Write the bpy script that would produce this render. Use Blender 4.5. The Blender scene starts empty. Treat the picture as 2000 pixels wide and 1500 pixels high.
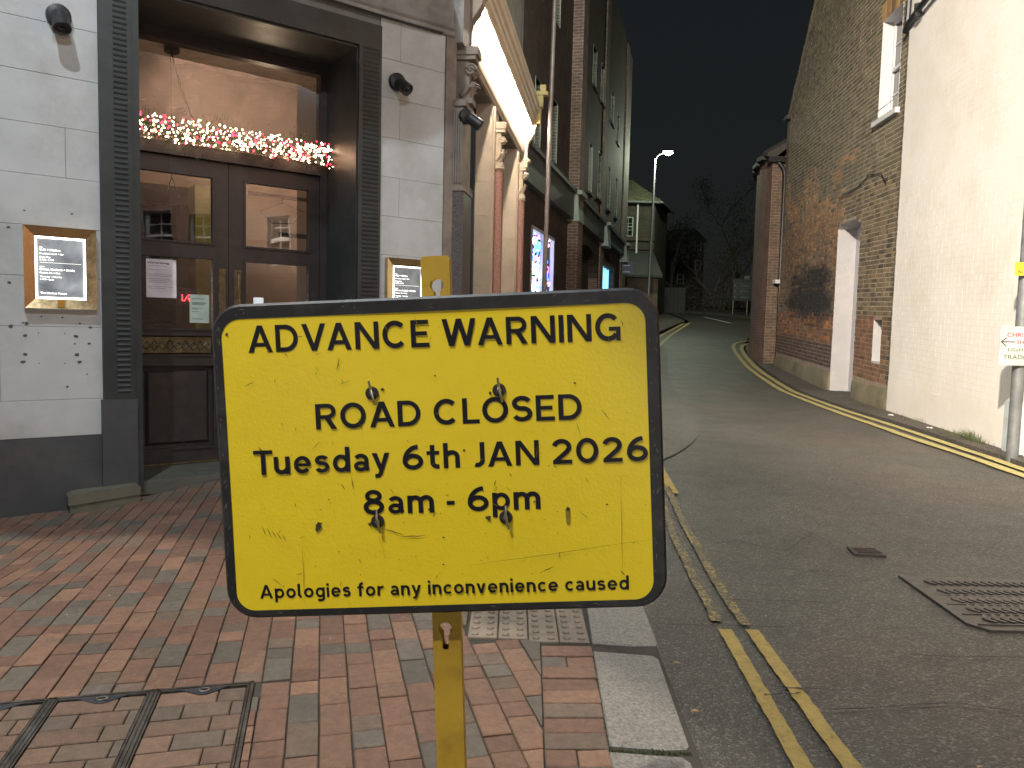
import bpy, bmesh, math, random
from math import sin, cos, radians, pi
from mathutils import Vector, Matrix
random.seed(7)
SC = bpy.context.scene
COL = SC.collection

# ---------------------------------------------------------------- camera
CAM_H = 1.40
pt, rl = radians(4.27), radians(1.375)
_f = Vector((0, cos(pt), -sin(pt)))
_r = Vector((1, 0, 0)) * cos(rl) + Vector((0, sin(pt), cos(pt))) * sin(rl)
_u = Vector((1, 0, 0)) * -sin(rl) + Vector((0, sin(pt), cos(pt))) * cos(rl)
cd = bpy.data.cameras.new('camera')
cam = bpy.data.objects.new('camera', cd)
COL.objects.link(cam)
cd.sensor_width = 36
cd.lens = 27.0
cd.clip_start = 0.05
cd.clip_end = 900
M = Matrix.Identity(4)
for i, a in enumerate((_r, _u, -_f)):
    for j in range(3):
        M[j][i] = a[j]
M.translation = Vector((0, 0, CAM_H))
cam.matrix_world = M
SC.camera = cam

# ---------------------------------------------------------------- night sky
W = bpy.data.worlds.new("World")
SC.world = W
W.use_nodes = True
nt = W.node_tree
nt.nodes.clear()
out = nt.nodes.new('ShaderNodeOutputWorld')
sky = nt.nodes.new('ShaderNodeTexSky')
sky.sky_type = 'NISHITA'
sky.sun_disc = False
sky.sun_elevation = radians(2)
sky.sun_rotation = radians(200)
b1 = nt.nodes.new('ShaderNodeBackground')
b1.inputs[1].default_value = 0.0015
b2 = nt.nodes.new('ShaderNodeBackground')
b2.inputs[0].default_value = (0.80, 0.93, 1.0, 1)
b2.inputs[1].default_value = 0.0115
ad = nt.nodes.new('ShaderNodeAddShader')
nt.links.new(sky.outputs[0], b1.inputs[0])
nt.links.new(b1.outputs[0], ad.inputs[0])
nt.links.new(b2.outputs[0], ad.inputs[1])
nt.links.new(ad.outputs[0], out.inputs[0])


def lamp(name, kind, loc, energy, color, radius=0.12, aim=None, spot=None, blend=0.15):
    d = bpy.data.lights.new(name, kind)
    d.energy = energy
    d.color = color
    d.shadow_soft_size = radius
    if kind == 'SPOT':
        d.spot_size = radians(spot)
        d.spot_blend = blend
    o = bpy.data.objects.new(name, d)
    o.location = loc
    if aim is not None:
        o.rotation_euler = (Vector(aim) - Vector(loc)).to_track_quat('-Z', 'Y').to_euler()
    COL.objects.link(o)
    return o


# street lamps behind and beside the photographer, plus spots added for road, paving and shops
lamp('street_light_cool', 'POINT', (-2.2, 0.6, 10.5), 2600, (0.84, 0.94, 1.0), 0.10)
lamp('street_light_wall', 'SPOT', (-3.0, -4.0, 9.0), 28000, (1.0, 0.88, 0.71), 0.12, aim=(5.9, 8.3, 5.3), spot=50, blend=0.4)
lamp('added_road_spot', 'SPOT', (3.0, -1.0, 8.0), 4200, (1.0, 0.90, 0.74), 0.12, aim=(5, 5, 0), spot=66, blend=1.0)  # spot added to brighten the near road
lamp('street_light_wall_b', 'SPOT', (2.0, -3.0, 8.0), 1300, (0.86, 0.94, 1.0), 0.12, aim=(-1.7, 7.4, 3.3), spot=44, blend=0.5)
lamp('added_paving_spot', 'SPOT', (-4.2, -1.0, 10.0), 4700, (1.0, 0.90, 0.76), 0.10, aim=(-4.2, -1.0, 0), spot=63.6, blend=0.04)  # added spot; its cone edge stands in for the shadow edge on the paving
lamp('added_shops_spot', 'SPOT', (0.0, -1.0, 8.2), 7500, (0.92, 1.0, 0.86), 0.12, aim=(2.6, 24, 7.4), spot=26, blend=0.6)  # narrow spot added to brighten the window jambs of the shops
# lamp head of the street light up the road
lamp('street_light_far', 'POINT', (6.90, 35.6, 9.30), 1000, (0.88, 1.0, 0.74), 0.14)
# warm ceiling lights inside the pub
lamp('pub_light_a', 'POINT', (-4.95, 6.95, 3.5), 9.5, (1.0, 0.84, 0.74), 0.12)
lamp('pub_light_b', 'POINT', (-2.75, 8.6, 3.2), 13, (1.0, 0.73, 0.48), 0.12)

vs = SC.view_settings
vs.view_transform = 'Standard'
vs.look = 'None'
vs.exposure = 0
vs.gamma = 1
vs.use_curve_mapping = False
SC.cycles.max_bounces = 8
SC.cycles.sample_clamp_indirect = 6

# ---------------------------------------------------------------- helpers
OFF = {}


def tag(o, label=None, cat=None, group=None, kind=None):
    if label: o['label'] = label
    if cat: o['category'] = cat
    if group: o['group'] = group
    if kind: o['kind'] = kind
    return o


def thing(name, label, cat, loc=(0, 0, 0), group=None):
    o = bpy.data.objects.new(name, None)
    o.location = loc
    o.empty_display_size = 0.1
    COL.objects.link(o)
    OFF[o.name] = Vector(loc)
    return tag(o, label, cat, group)


GK = [(-50, 0), (4, 0), (6.2, .055), (8.2, .13), (12, .185), (15.4, .24), (20.3, .52), (25, .85), (30, 1.25), (38, 1.85), (45, 2.40), (60, 3.3), (400, 3.3)]


def g(y):
    for (a, za), (b, zb) in zip(GK, GK[1:]):
        if y <= b:
            return za + (zb - za) * (y - a) / (b - a)
    return 3.3


def gp(x, y):
    t = min(max((-1.9 - x) / 1.5, 0), 1)
    k = min(max((y - 3.2) / 1.4, 0), 1)
    return g(y) + 0.018 - 0.165 * t * t * (3 - 2 * t) * k * k * (3 - 2 * k)


def proj(P):
    d = Vector(P) - Vector((0, 0, CAM_H))
    z = d.dot(_f)
    if z < 0.1: return None
    return (1000 + 1500 * d.dot(_r) / z, 750 - 1500 * d.dot(_u) / z)


class Fr:
    """local frame of a wall: s runs along it, d stands out of it, z up"""

    def __init__(self, x, y, ang, side=1, tilt=0.0):
        a = radians(ang)
        self.o = Vector((x, y, 0))
        self.D = Vector((sin(a), cos(a), 0))
        self.N = Vector((cos(a), -sin(a), 0)) * side
        self.tilt = tilt
        self.side = side
        self.ang = ang

    def P(self, s, d, z):
        return self.o + self.D * s + self.N * d + Vector((0, 0, z + self.tilt * s))

    def shift(self, s, d):
        q = self.P(s, d, 0)
        return Fr(q.x, q.y, self.ang, self.side, self.tilt)


WORLD = Fr(0, 0, 90)   # s = X, d = -Y
WORLD.N = Vector((0, 1, 0))  # s = X, d = Y, z = Z


class MB:
    def __init__(self):
        self.v = []
        self.f = []
        self.c = {}

    def poly(self, pts, col=None):
        n = len(self.v)
        self.v += [Vector(p) for p in pts]
        if col is not None: self.c[len(self.f)] = col
        self.f.append(list(range(n, n + len(pts))))

    def hexa(self, p, col=None):
        # p: 8 points, bottom 4 then top 4
        n = len(self.v)
        self.v += [Vector(q) for q in p]
        for q in ((0, 3, 2, 1), (4, 5, 6, 7), (0, 1, 5, 4), (1, 2, 6, 5), (2, 3, 7, 6), (3, 0, 4, 7)):
            if col is not None: self.c[len(self.f)] = col
            self.f.append([n + i for i in q])

    def box(self, F, s0, s1, d0, d1, z0, z1, col=None):
        self.hexa([F.P(s0, d0, z0), F.P(s1, d0, z0), F.P(s1, d1, z0), F.P(s0, d1, z0),
                   F.P(s0, d0, z1), F.P(s1, d0, z1), F.P(s1, d1, z1), F.P(s0, d1, z1)], col)
        return self

    def bevbox(self, F, s0, s1, d0, d1, z0, z1, b, col=None):
        """box whose outer (d1) face is chamfered by b"""
        n = len(self.v)
        P = F.P
        self.v += [P(s0, d0, z0), P(s1, d0, z0), P(s1, d0, z1), P(s0, d0, z1),
                   P(s0, d1 - b, z0), P(s1, d1 - b, z0), P(s1, d1 - b, z1), P(s0, d1 - b, z1),
                   P(s0 + b, d1, z0 + b), P(s1 - b, d1, z0 + b), P(s1 - b, d1, z1 - b), P(s0 + b, d1, z1 - b)]
        for q in ((0, 1, 5, 4), (1, 2, 6, 5), (2, 3, 7, 6), (3, 0, 4, 7), (4, 5, 9, 8), (5, 6, 10, 9), (6, 7, 11, 10), (7, 4, 8, 11), (8, 9, 10, 11)):
            if col is not None: self.c[len(self.f)] = col
            self.f.append([n + i for i in q])
        return self

    def prism(self, F, pts, d0, d1, col=None):
        n = len(self.v)
        k = len(pts)
        self.v += [F.P(s, d0, z) for s, z in pts] + [F.P(s, d1, z) for s, z in pts]
        if col is not None:
            for i in range(k + 2): self.c[len(self.f) + i] = col
        self.f.append([n + i for i in range(k)][::-1])
        self.f.append([n + k + i for i in range(k)])
        for i in range(k):
            j = (i + 1) % k
            self.f.append([n + i, n + j, n + k + j, n + k + i])
        return self

    def extr(self, F, prof, s0, s1, caps=True):
        """extrude profile [(d,z)] along s"""
        n = len(self.v)
        k = len(prof)
        self.v += [F.P(s0, d, z) for d, z in prof] + [F.P(s1, d, z) for d, z in prof]
        for i in range(k):
            j = (i + 1) % k
            self.f.append([n + i, n + j, n + k + j, n + k + i])
        if caps:
            self.f.append([n + i for i in range(k)][::-1])
            self.f.append([n + k + i for i in range(k)])
        return self

    def tube(self, pts, r, n=8, cap=True):
        pts = [Vector(p) for p in pts]
        rs = r if isinstance(r, (list, tuple)) else [r] * len(pts)
        base = len(self.v)
        up = Vector((0, 0, 1))
        for i, p in enumerate(pts):
            t = (pts[min(i + 1, len(pts) - 1)] - pts[max(i - 1, 0)]).normalized()
            a = t.cross(up)
            if a.length < 1e-3: a = t.cross(Vector((1, 0, 0)))
            a.normalize()
            b = t.cross(a).normalized()
            for k in range(n):
                w = 2 * pi * k / n
                self.v.append(p + (a * cos(w) + b * sin(w)) * rs[i])
        for i in range(len(pts) - 1):
            for k in range(n):
                q = base + i * n
                self.f.append([q + k, q + (k + 1) % n, q + n + (k + 1) % n, q + n + k])
        if cap:
            self.f.append([base + k for k in range(n)])
            self.f.append([base + (len(pts) - 1) * n + k for k in range(n)][::-1])
        return self

    def revolve(self, c, prof, n=14, axis=None):
        """profile [(r, h)] about an axis through c (default z)"""
        c = Vector(c)
        ax = Vector(axis).normalized() if axis else Vector((0, 0, 1))
        a = ax.orthogonal().normalized()
        b = ax.cross(a)
        base = len(self.v)
        for r, h in prof:
            for k in range(n):
                w = 2 * pi * k / n
                self.v.append(c + ax * h + (a * cos(w) + b * sin(w)) * r)
        for i in range(len(prof) - 1):
            for k in range(n):
                q = base + i * n
                self.f.append([q + k, q + (k + 1) % n, q + n + (k + 1) % n, q + n + k])
        self.f.append([base + k for k in range(n)])
        self.f.append([base + (len(prof) - 1) * n + k for k in range(n)][::-1])
        return self

    def ball(self, c, r, n=8, sq=(1, 1, 1)):
        c = Vector(c)
        base = len(self.v)
        m = n // 2
        for i in range(1, m):
            t = pi * i / m
            for k in range(n):
                w = 2 * pi * k / n
                self.v.append(c + Vector((r * sin(t) * cos(w) * sq[0], r * sin(t) * sin(w) * sq[1], r * cos(t) * sq[2])))
        top = len(self.v)
        self.v.append(c + Vector((0, 0, r * sq[2])))
        self.v.append(c - Vector((0, 0, r * sq[2])))
        for i in range(m - 2):
            for k in range(n):
                q = base + i * n
                self.f.append([q + k, q + n + k, q + n + (k + 1) % n, q + (k + 1) % n])
        for k in range(n):
            self.f.append([top, base + k, base + (k + 1) % n])
            q = base + (m - 2) * n
            self.f.append([top + 1, q + (k + 1) % n, q + k])
        return self

    def text(self, s, o, ex, ey, x0, base, cap, x1=None, bold=0.0):
        """flat lettering in the plane (o, ex, ey); cap = height of a capital"""
        vs_, fs_, w, ch = text_geo(s, bold)
        sy = cap / ch
        sx = sy if x1 is None else (x1 - x0) / w
        n = len(self.v)
        self.v += [o + ex * (x0 + x * sx) + ey * (base + y * sy) for x, y in vs_]
        self.f += [[n + i for i in q] for q in fs_]
        return self

    def build(self, name, m, parent=None, smooth=False, normals=True):
        off = OFF.get(parent.name, Vector((0, 0, 0))) if parent else Vector((0, 0, 0))
        me = bpy.data.meshes.new(name)
        me.from_pydata([tuple(p - off) for p in self.v], [], self.f)
        if self.c:
            at = me.attributes.new('col', 'FLOAT_COLOR', 'FACE')
            vals = [0.2, 0.2, 0.2, 1] * len(self.f)
            for i, c in self.c.items():
                vals[i * 4:i * 4 + 3] = c
            at.data.foreach_set('color', vals)
        if normals:
            bm = bmesh.new()
            bm.from_mesh(me)
            bmesh.ops.recalc_face_normals(bm, faces=bm.faces)
            bm.to_mesh(me)
            bm.free()
        if smooth:
            me.shade_smooth()
            try:
                me.set_sharp_from_angle(angle=radians(40))
            except Exception:
                pass
        me.materials.append(m)
        o = bpy.data.objects.new(name, me)
        COL.objects.link(o)
        if parent:
            o.parent = parent
        OFF[o.name] = off
        return o


_TG = {}


def text_geo(s, bold):
    if (s, bold) in _TG: return _TG[(s, bold)]

    def conv(t):
        c = bpy.data.curves.new('txt', 'FONT')
        c.body = t
        c.offset = bold
        c.resolution_u = 3
        o = bpy.data.objects.new('txt', c)
        COL.objects.link(o)
        dg = bpy.context.evaluated_depsgraph_get()
        me = bpy.data.meshes.new_from_object(o.evaluated_get(dg))
        v = [(p.co.x, p.co.y) for p in me.vertices]
        f = [list(p.vertices) for p in me.polygons]
        bpy.data.objects.remove(o)
        bpy.data.curves.remove(c)
        bpy.data.meshes.remove(me)
        return v, f
    v, f = conv(s)
    h, _ = conv('H')
    lo = min(y for _, y in h)
    ch = max(y for _, y in h) - lo
    x0 = min(x for x, _ in v)
    x1 = max(x for x, _ in v)
    _TG[(s, bold)] = ([(x - x0, y - lo) for x, y in v], f, x1 - x0, ch)
    return _TG[(s, bold)]


def curve_plate(outer, holes, thick):
    """2D plate with holes -> verts (x,y,z 0..thick), faces"""
    c = bpy.data.curves.new('pl', 'CURVE')
    c.dimensions = '2D'
    c.fill_mode = 'BOTH'
    c.extrude = thick / 2
    for loop in [outer] + holes:
        sp = c.splines.new('POLY')
        sp.points.add(len(loop) - 1)
        for p, (x, y) in zip(sp.points, loop):
            p.co = (x, y, 0, 1)
        sp.use_cyclic_u = True
    o = bpy.data.objects.new('pl', c)
    COL.objects.link(o)
    dg = bpy.context.evaluated_depsgraph_get()
    me = bpy.data.meshes.new_from_object(o.evaluated_get(dg))
    v = [tuple(p.co) for p in me.vertices]
    f = [list(p.vertices) for p in me.polygons]
    bpy.data.objects.remove(o)
    bpy.data.curves.remove(c)
    bpy.data.meshes.remove(me)
    return v, f


def rrect(x0, x1, y0, y1, r, n=7):
    pts = []
    for cx, cy, a0 in ((x1 - r, y1 - r, 0), (x0 + r, y1 - r, 90), (x0 + r, y0 + r, 180), (x1 - r, y0 + r, 270)):
        for i in range(n + 1):
            a = radians(a0 + 90 * i / n)
            pts.append((cx + r * cos(a), cy + r * sin(a)))
    return pts


# ---- value noise in python for per-brick colouring
def _h(i, j, k=0):
    n = (i * 374761393 + j * 668265263 + k * 2147483647) & 0xffffffff
    n = ((n ^ (n >> 13)) * 1274126177) & 0xffffffff
    return ((n ^ (n >> 16)) & 0xffff) / 65535.0


def vn(x, y, k=0):
    i, j = math.floor(x), math.floor(y)
    u, v = x - i, y - j
    u, v = u * u * (3 - 2 * u), v * v * (3 - 2 * v)
    return (_h(i, j, k) * (1 - u) + _h(i + 1, j, k) * u) * (1 - v) + (_h(i, j + 1, k) * (1 - u) + _h(i + 1, j + 1, k) * u) * v


def mixc(a, b, t):
    t = min(max(t, 0), 1)
    return tuple(x + (y - x) * t for x, y in zip(a, b))


# ---------------------------------------------------------------- materials
class NT:
    def __init__(self, name):
        self.m = bpy.data.materials.new(name)
        self.m.use_nodes = True
        self.t = self.m.node_tree
        self.bs = self.t.nodes['Principled BSDF']
        self.out = self.t.nodes['Material Output']
        self.pos = self.n('ShaderNodeNewGeometry').outputs['Position']

    def n(self, k, **kw):
        x = self.t.nodes.new(k)
        for a, b in kw.items(): setattr(x, a, b)
        return x

    def l(self, a, b):
        self.t.links.new(a, b)

    def noise(self, scale, detail=4, rough=0.6, vec=None, dist=0.0):
        x = self.n('ShaderNodeTexNoise')
        x.inputs['Scale'].default_value = scale
        x.inputs['Detail'].default_value = detail
        x.inputs['Roughness'].default_value = rough
        x.inputs['Distortion'].default_value = dist
        self.l(vec or self.pos, x.inputs['Vector'])
        return x.outputs['Fac']

    def ramp(self, fac, stops):
        x = self.n('ShaderNodeValToRGB')
        e = x.color_ramp.elements
        while len(e) < len(stops): e.new(0.5)
        for q, (p, c) in zip(e, stops):
            q.position = p
            q.color = (*c, 1) if isinstance(c, tuple) else (c, c, c, 1)
        self.l(fac, x.inputs[0])
        return x.outputs[0]

    def mix(self, fac, a, b, mode='MIX'):
        x = self.n('ShaderNodeMix', data_type='RGBA', blend_type=mode)
        for sock, val in ((x.inputs[0], fac), (x.inputs[6], a), (x.inputs[7], b)):
            if isinstance(val, (int, float)): sock.default_value = val
            elif isinstance(val, tuple): sock.default_value = (*val, 1)
            else: self.l(val, sock)
        return x.outputs[2]

    def math(self, op, a, b=0.0):
        x = self.n('ShaderNodeMath', operation=op)
        for sock, val in ((x.inputs[0], a), (x.inputs[1], b)):
            if isinstance(val, (int, float)): sock.default_value = val
            else: self.l(val, sock)
        return x.outputs[0]

    def bump(self, h, strength=0.3, dist=0.01, normal=None):
        x = self.n('ShaderNodeBump')
        x.inputs['Strength'].default_value = strength
        x.inputs['Distance'].default_value = dist
        self.l(h, x.inputs['Height'])
        if normal: self.l(normal, x.inputs['Normal'])
        return x.outputs[0]

    def done(self, col=None, rough=None, nrm=None, metal=None, spec=None):
        for k, v in (('Base Color', col), ('Roughness', rough), ('Normal', nrm), ('Metallic', metal), ('Specular IOR Level', spec)):
            if v is None: continue
            if isinstance(v, (int, float)): self.bs.inputs[k].default_value = v
            elif isinstance(v, tuple): self.bs.inputs[k].default_value = (*v, 1)
            else: self.l(v, self.bs.inputs[k])
        return self.m


def pm(name, c1, c2=None, rough=0.6, scale=6.0, bs=0.2, bscale=60.0, bdist=0.003, metal=0.0, spec=0.5, dirt=None, dscale=1.6, rvar=0.12):
    t = NT(name)
    c2 = c2 or tuple(x * 0.75 for x in c1)
    col = t.mix(t.ramp(t.noise(scale, 6), [(0.35, 0.0), (0.65, 1.0)]), c1, c2)
    if dirt:
        col = t.mix(t.ramp(t.noise(dscale, 8, 0.7), [(0.48, 0.0), (0.72, 0.85)]), col, dirt)
    r = t.math('ADD', t.math('MULTIPLY', t.noise(scale * 2.3, 5), rvar * 2), rough - rvar)
    nrm = t.bump(t.noise(bscale, 5, 0.65), bs, bdist) if bs else None
    return t.done(col, r, nrm, metal, spec)


def emi(name, col, strength, mixcol=None):
    t = NT(name)
    t.bs.inputs['Base Color'].default_value = (*col, 1)
    t.bs.inputs['Emission Color'].default_value = (*col, 1)
    t.bs.inputs['Emission Strength'].default_value = strength
    return t.m


def glassmat(name, tint=(1, 1, 1), refl=0.10, rough=0.02):
    t = NT(name)
    t.t.nodes.remove(t.bs)
    tr = t.n('ShaderNodeBsdfTransparent')
    tr.inputs[0].default_value = (*tint, 1)
    gl = t.n('ShaderNodeBsdfGlossy')
    gl.inputs['Roughness'].default_value = rough
    fr = t.n('ShaderNodeFresnel')
    fr.inputs[0].default_value = 1.5
    nb = t.bump(t.noise(1.3, 2), 0.10, 0.02)
    t.l(nb, gl.inputs['Normal'])
    mx = t.n('ShaderNodeMixShader')
    t.l(t.math('MINIMUM', t.math('ADD', fr.outputs[0], refl), 1.0), mx.inputs[0])
    t.l(tr.outputs[0], mx.inputs[1])
    t.l(gl.outputs[0], mx.inputs[2])
    t.l(mx.outputs[0], t.out.inputs[0])
    return t.m


def brickmat(name, src, rough=0.75, bs=0.5, fine=130.0, dirtc=(0.05, 0.045, 0.04), dirt=0.35, spec=0.4, speck=None, bd=0.004):
    """colour comes from the brick itself (object colour, or face colour in the joined mass)"""
    t = NT(name)
    if src == 'object':
        base = t.n('ShaderNodeObjectInfo').outputs['Color']
    else:
        a = t.n('ShaderNodeAttribute')
        a.attribute_name = 'col'
        base = a.outputs['Color']
    mott = t.ramp(t.noise(28, 6, 0.7), [(0.3, 0.72), (0.7, 1.22)])
    col = t.mix(1.0, base, mott, 'MULTIPLY')
    col = t.mix(t.math('MULTIPLY', t.ramp(t.noise(5, 8, 0.75), [(0.5, 0.0), (0.75, 1.0)]), dirt), col, dirtc)
    if speck:
        col = t.mix(t.ramp(t.noise(260, 2, 0.5), [(0.62, 0.0), (0.70, 0.7)]), col, speck)
    h = t.math('ADD', t.noise(fine, 4, 0.6), t.math('MULTIPLY', t.noise(24, 3), 1.2))
    nrm = t.bump(h, bs, bd)
    r = t.math('ADD', t.math('MULTIPLY', t.noise(40, 4), 0.3), rough - 0.15)
    return t.done(col, r, nrm, 0, spec)


def brick_tex(name, D, c1, c2, mortar, wd=0.225, ht=0.075, mort=0.01, rough=0.8):
    t = NT(name)
    dt = t.n('ShaderNodeVectorMath', operation='DOT_PRODUCT')
    t.l(t.pos, dt.inputs[0])
    dt.inputs[1].default_value = D
    sx = t.n('ShaderNodeSeparateXYZ')
    t.l(t.pos, sx.inputs[0])
    cb = t.n('ShaderNodeCombineXYZ')
    t.l(dt.outputs['Value'], cb.inputs[0])
    t.l(sx.outputs[2], cb.inputs[1])
    bt = t.n('ShaderNodeTexBrick')
    t.l(cb.outputs[0], bt.inputs['Vector'])
    bt.inputs['Color1'].default_value = (*c1, 1)
    bt.inputs['Color2'].default_value = (*c2, 1)
    bt.inputs['Mortar'].default_value = (*mortar, 1)
    bt.inputs['Scale'].default_value = 1
    bt.inputs['Mortar Size'].default_value = mort * 0.6
    bt.inputs['Mortar Smooth'].default_value = 0.2
    bt.inputs['Brick Width'].default_value = wd
    bt.inputs['Row Height'].default_value = ht
    col = t.mix(1.0, bt.outputs['Color'], t.ramp(t.noise(3.0, 7, 0.7), [(0.3, 0.6), (0.7, 1.3)]), 'MULTIPLY')
    h = t.math('SUBTRACT', t.math('MULTIPLY', t.noise(70, 4), 0.4), bt.outputs['Fac'])
    return t.done(col, rough, t.bump(h, 0.6, 0.008), 0, 0.35)


MT = {}
MT['white_stone'] = pm('painted_stone', (0.49, 0.50, 0.505), (0.43, 0.44, 0.445), 0.6, 2.2, 0.25, 30, 0.003, dirt=(0.33, 0.33, 0.31), dscale=1.4)
MT['joint'] = pm('wall_joint', (0.20, 0.20, 0.19), rough=0.9)
MT['plinth'] = pm('plinth_paint', (0.060, 0.062, 0.066), (0.045, 0.046, 0.050), 0.65, 3, 0.3, 40, dirt=(0.085, 0.08, 0.075), dscale=2.6)
MT['surround'] = pm('dark_green_paint', (0.026, 0.032, 0.033), (0.020, 0.024, 0.025), 0.42, 4, 0.2, 40, dirt=(0.045, 0.05, 0.05), dscale=3)
MT['wood'] = pm('dark_door_paint', (0.031, 0.025, 0.025), (0.024, 0.019, 0.019), 0.36, 5, 0.2, 30, 0.002, dirt=(0.06, 0.045, 0.04), dscale=5)
MT['limestone'] = pm('pale_limestone', (0.50, 0.40, 0.30), (0.42, 0.34, 0.26), 0.7, 3, 0.25, 60, dirt=(0.36, 0.29, 0.22), dscale=2)
MT['bronze_stone'] = pm('weathered_moulding', (0.26, 0.21, 0.17), (0.17, 0.14, 0.12), 0.7, 4, 0.4, 50, dirt=(0.10, 0.085, 0.075), dscale=3)
MT['string_stone'] = pm('grey_moulding', (0.30, 0.285, 0.27), (0.22, 0.21, 0.20), 0.7, 4, 0.4, 40, dirt=(0.13, 0.12, 0.11), dscale=3)


def granite(name, a, b, c, rough=0.35):
    t = NT(name)
    v = t.n('ShaderNodeTexVoronoi')
    v.inputs['Scale'].default_value = 130
    t.l(t.pos, v.inputs['Vector'])
    sc_ = t.n('ShaderNodeSeparateColor')
    t.l(v.outputs['Color'], sc_.inputs[0])
    col = t.ramp(sc_.outputs[0], [(0.0, a), (0.5, b), (1.0, c)])
    col = t.mix(0.4, col, t.ramp(t.noise(60, 4), [(0.3, a), (0.7, c)]))
    return t.done(col, rough, t.bump(t.noise(180, 3), 0.15, 0.002))


MT['pink_granite'] = granite('pink_granite', (0.12, 0.045, 0.035), (0.34, 0.16, 0.12), (0.45, 0.24, 0.19))
MT['dark_granite'] = granite('dark_granite', (0.03, 0.025, 0.024), (0.10, 0.085, 0.08), (0.17, 0.14, 0.13), 0.4)
MT['kerb_granite'] = granite('kerb_granite', (0.09, 0.083, 0.075), (0.19, 0.18, 0.165), (0.27, 0.26, 0.24), 0.6)
MT['block_stone'] = pm('mossy_stone', (0.14, 0.13, 0.095), (0.10, 0.10, 0.075), 0.75, 7, 0.6, 45, 0.006, dirt=(0.05, 0.06, 0.035), dscale=6)
MT['glass'] = glassmat('window_glass', refl=0.07)
MT['glass_dark'] = pm('dark_window_glass', (0.010, 0.011, 0.012), rough=0.08, bs=0.05, bscale=3, spec=0.8, rvar=0.02)
MT['brass'] = pm('aged_brass', (0.62, 0.47, 0.26), (0.50, 0.36, 0.20), 0.22, 8, 0.06, 60, metal=1.0)
MT['brass_dull'] = pm('dull_brass', (0.20, 0.16, 0.09), (0.10, 0.08, 0.05), 0.4, 14, 0.3, 60, metal=0.8)
MT['black_plastic'] = pm('black_plastic', (0.018, 0.018, 0.019), rough=0.5, bs=0.1)
MT['black_lens'] = pm('black_lens', (0.006, 0.006, 0.007), rough=0.12, bs=0.0)
MT['sign_black'] = pm('sign_frame_black', (0.016, 0.017, 0.021), (0.010, 0.011, 0.014), 0.42, 9, 0.35, 70, 0.002, dirt=(0.05, 0.05, 0.052), dscale=11)
MT['letter_black'] = pm('black_vinyl_lettering', (0.010, 0.010, 0.018), rough=0.33, spec=.3, bs=0.25, bscale=50, bdist=0.001)
MT['steel'] = pm('bare_steel', (0.55, 0.55, 0.55), rough=0.3, metal=1.0, bs=0.1)
MT['asphalt_black'] = pm('tar', (0.012, 0.012, 0.013), rough=0.6, bs=0.4, bscale=80)
MT['white_paint'] = pm('white_gloss_paint', (0.60, 0.585, 0.60), (0.54, 0.53, 0.54), 0.45, 2, 0.2, 12, 0.004)
MT['whitewash'] = pm('lumpy_whitewash', (0.43, 0.415, 0.43), (0.40, 0.385, 0.395), 0.6, 2, 0.55, 7, 0.03, dirt=(0.5, 0.46, 0.44), dscale=3)
MT['black_iron'] = pm('black_gutter', (0.014, 0.015, 0.017), rough=0.4, bs=0.15)
MT['grey_steel'] = pm('galvanised_pole', (0.20, 0.21, 0.215), (0.14, 0.145, 0.15), 0.5, 9, 0.15, 40, metal=0.4)
MT['paper'] = pm('white_paper', (0.80, 0.76, 0.84), rough=0.7, bs=0.05, bscale=10)
MT['paper_grn'] = pm('pale_green_paper', (0.42, 0.52, 0.46), rough=0.5, bs=0.05, bscale=10)
MT['ink'] = pm('printed_ink', (0.03, 0.03, 0.035), rough=0.7, bs=0)
MT['plaster_room'] = pm('room_plaster', (0.44, 0.345, 0.26), (0.40, 0.31, 0.235), 0.7, 2, 0.1, 20)
MT['ceiling_room'] = pm('room_ceiling', (0.66, 0.56, 0.50), rough=0.8, bs=0.05)
MT['olive'] = pm('olive_column_paint', (0.28, 0.25, 0.06), (0.22, 0.19, 0.05), 0.35, 5, 0.1, 30)
MT['bar_dark'] = pm('dark_bar_wood', (0.05, 0.028, 0.02), (0.03, 0.018, 0.014), 0.3, 6, 0.1, 30)
MT['leaf_green'] = pm('pine_garland_green', (0.035, 0.075, 0.028), (0.06, 0.10, 0.03), 0.5, 30, 0.2, 60)
MT['lime_post'] = pm('mud', (0.05, 0.045, 0.04), rough=0.9)

# yellow plate: slightly dented, glossy, with fine wear
t = NT('reflective_yellow')
c = t.mix(t.ramp(t.noise(5, 7, 0.7), [(0.4, 0.0), (0.75, 0.5)]), (0.82, 0.635, 0.020), (0.74, 0.57, 0.03))
c = t.mix(t.ramp(t.noise(60, 8, 0.8), [(0.66, 0.0), (0.78, 0.45)]), c, (0.32, 0.22, 0.02))
hh = t.math('ADD', t.noise(150, 3, 0.6), t.math('MULTIPLY', t.noise(14, 3), 2.0))
MT['yellow'] = t.done(c, t.math('ADD', t.math('MULTIPLY', t.noise(30, 4), 0.16), 0.22), t.bump(hh, 0.22, 0.002), 0, 0.5)
MT['post_yellow'] = pm('yellow_powder_coat', (0.50, 0.33, 0.035), (0.45, 0.29, 0.03), 0.42, 10, 0.15, 60, 0.001, dirt=(0.30, 0.19, 0.03), dscale=9)
MT['scuff'] = pm('black_scuff', (0.02, 0.018, 0.012), (0.09, 0.07, 0.01), 0.6, 90, 0.1)
MT['scuff_soft'] = pm('grey_scuff', (0.30, 0.21, 0.02), (0.20, 0.15, 0.02), 0.5, 120, 0.1)
MT['scratch_pale'] = pm('pale_scratch', (0.22, 0.22, 0.20), rough=0.6, bs=0)


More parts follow.
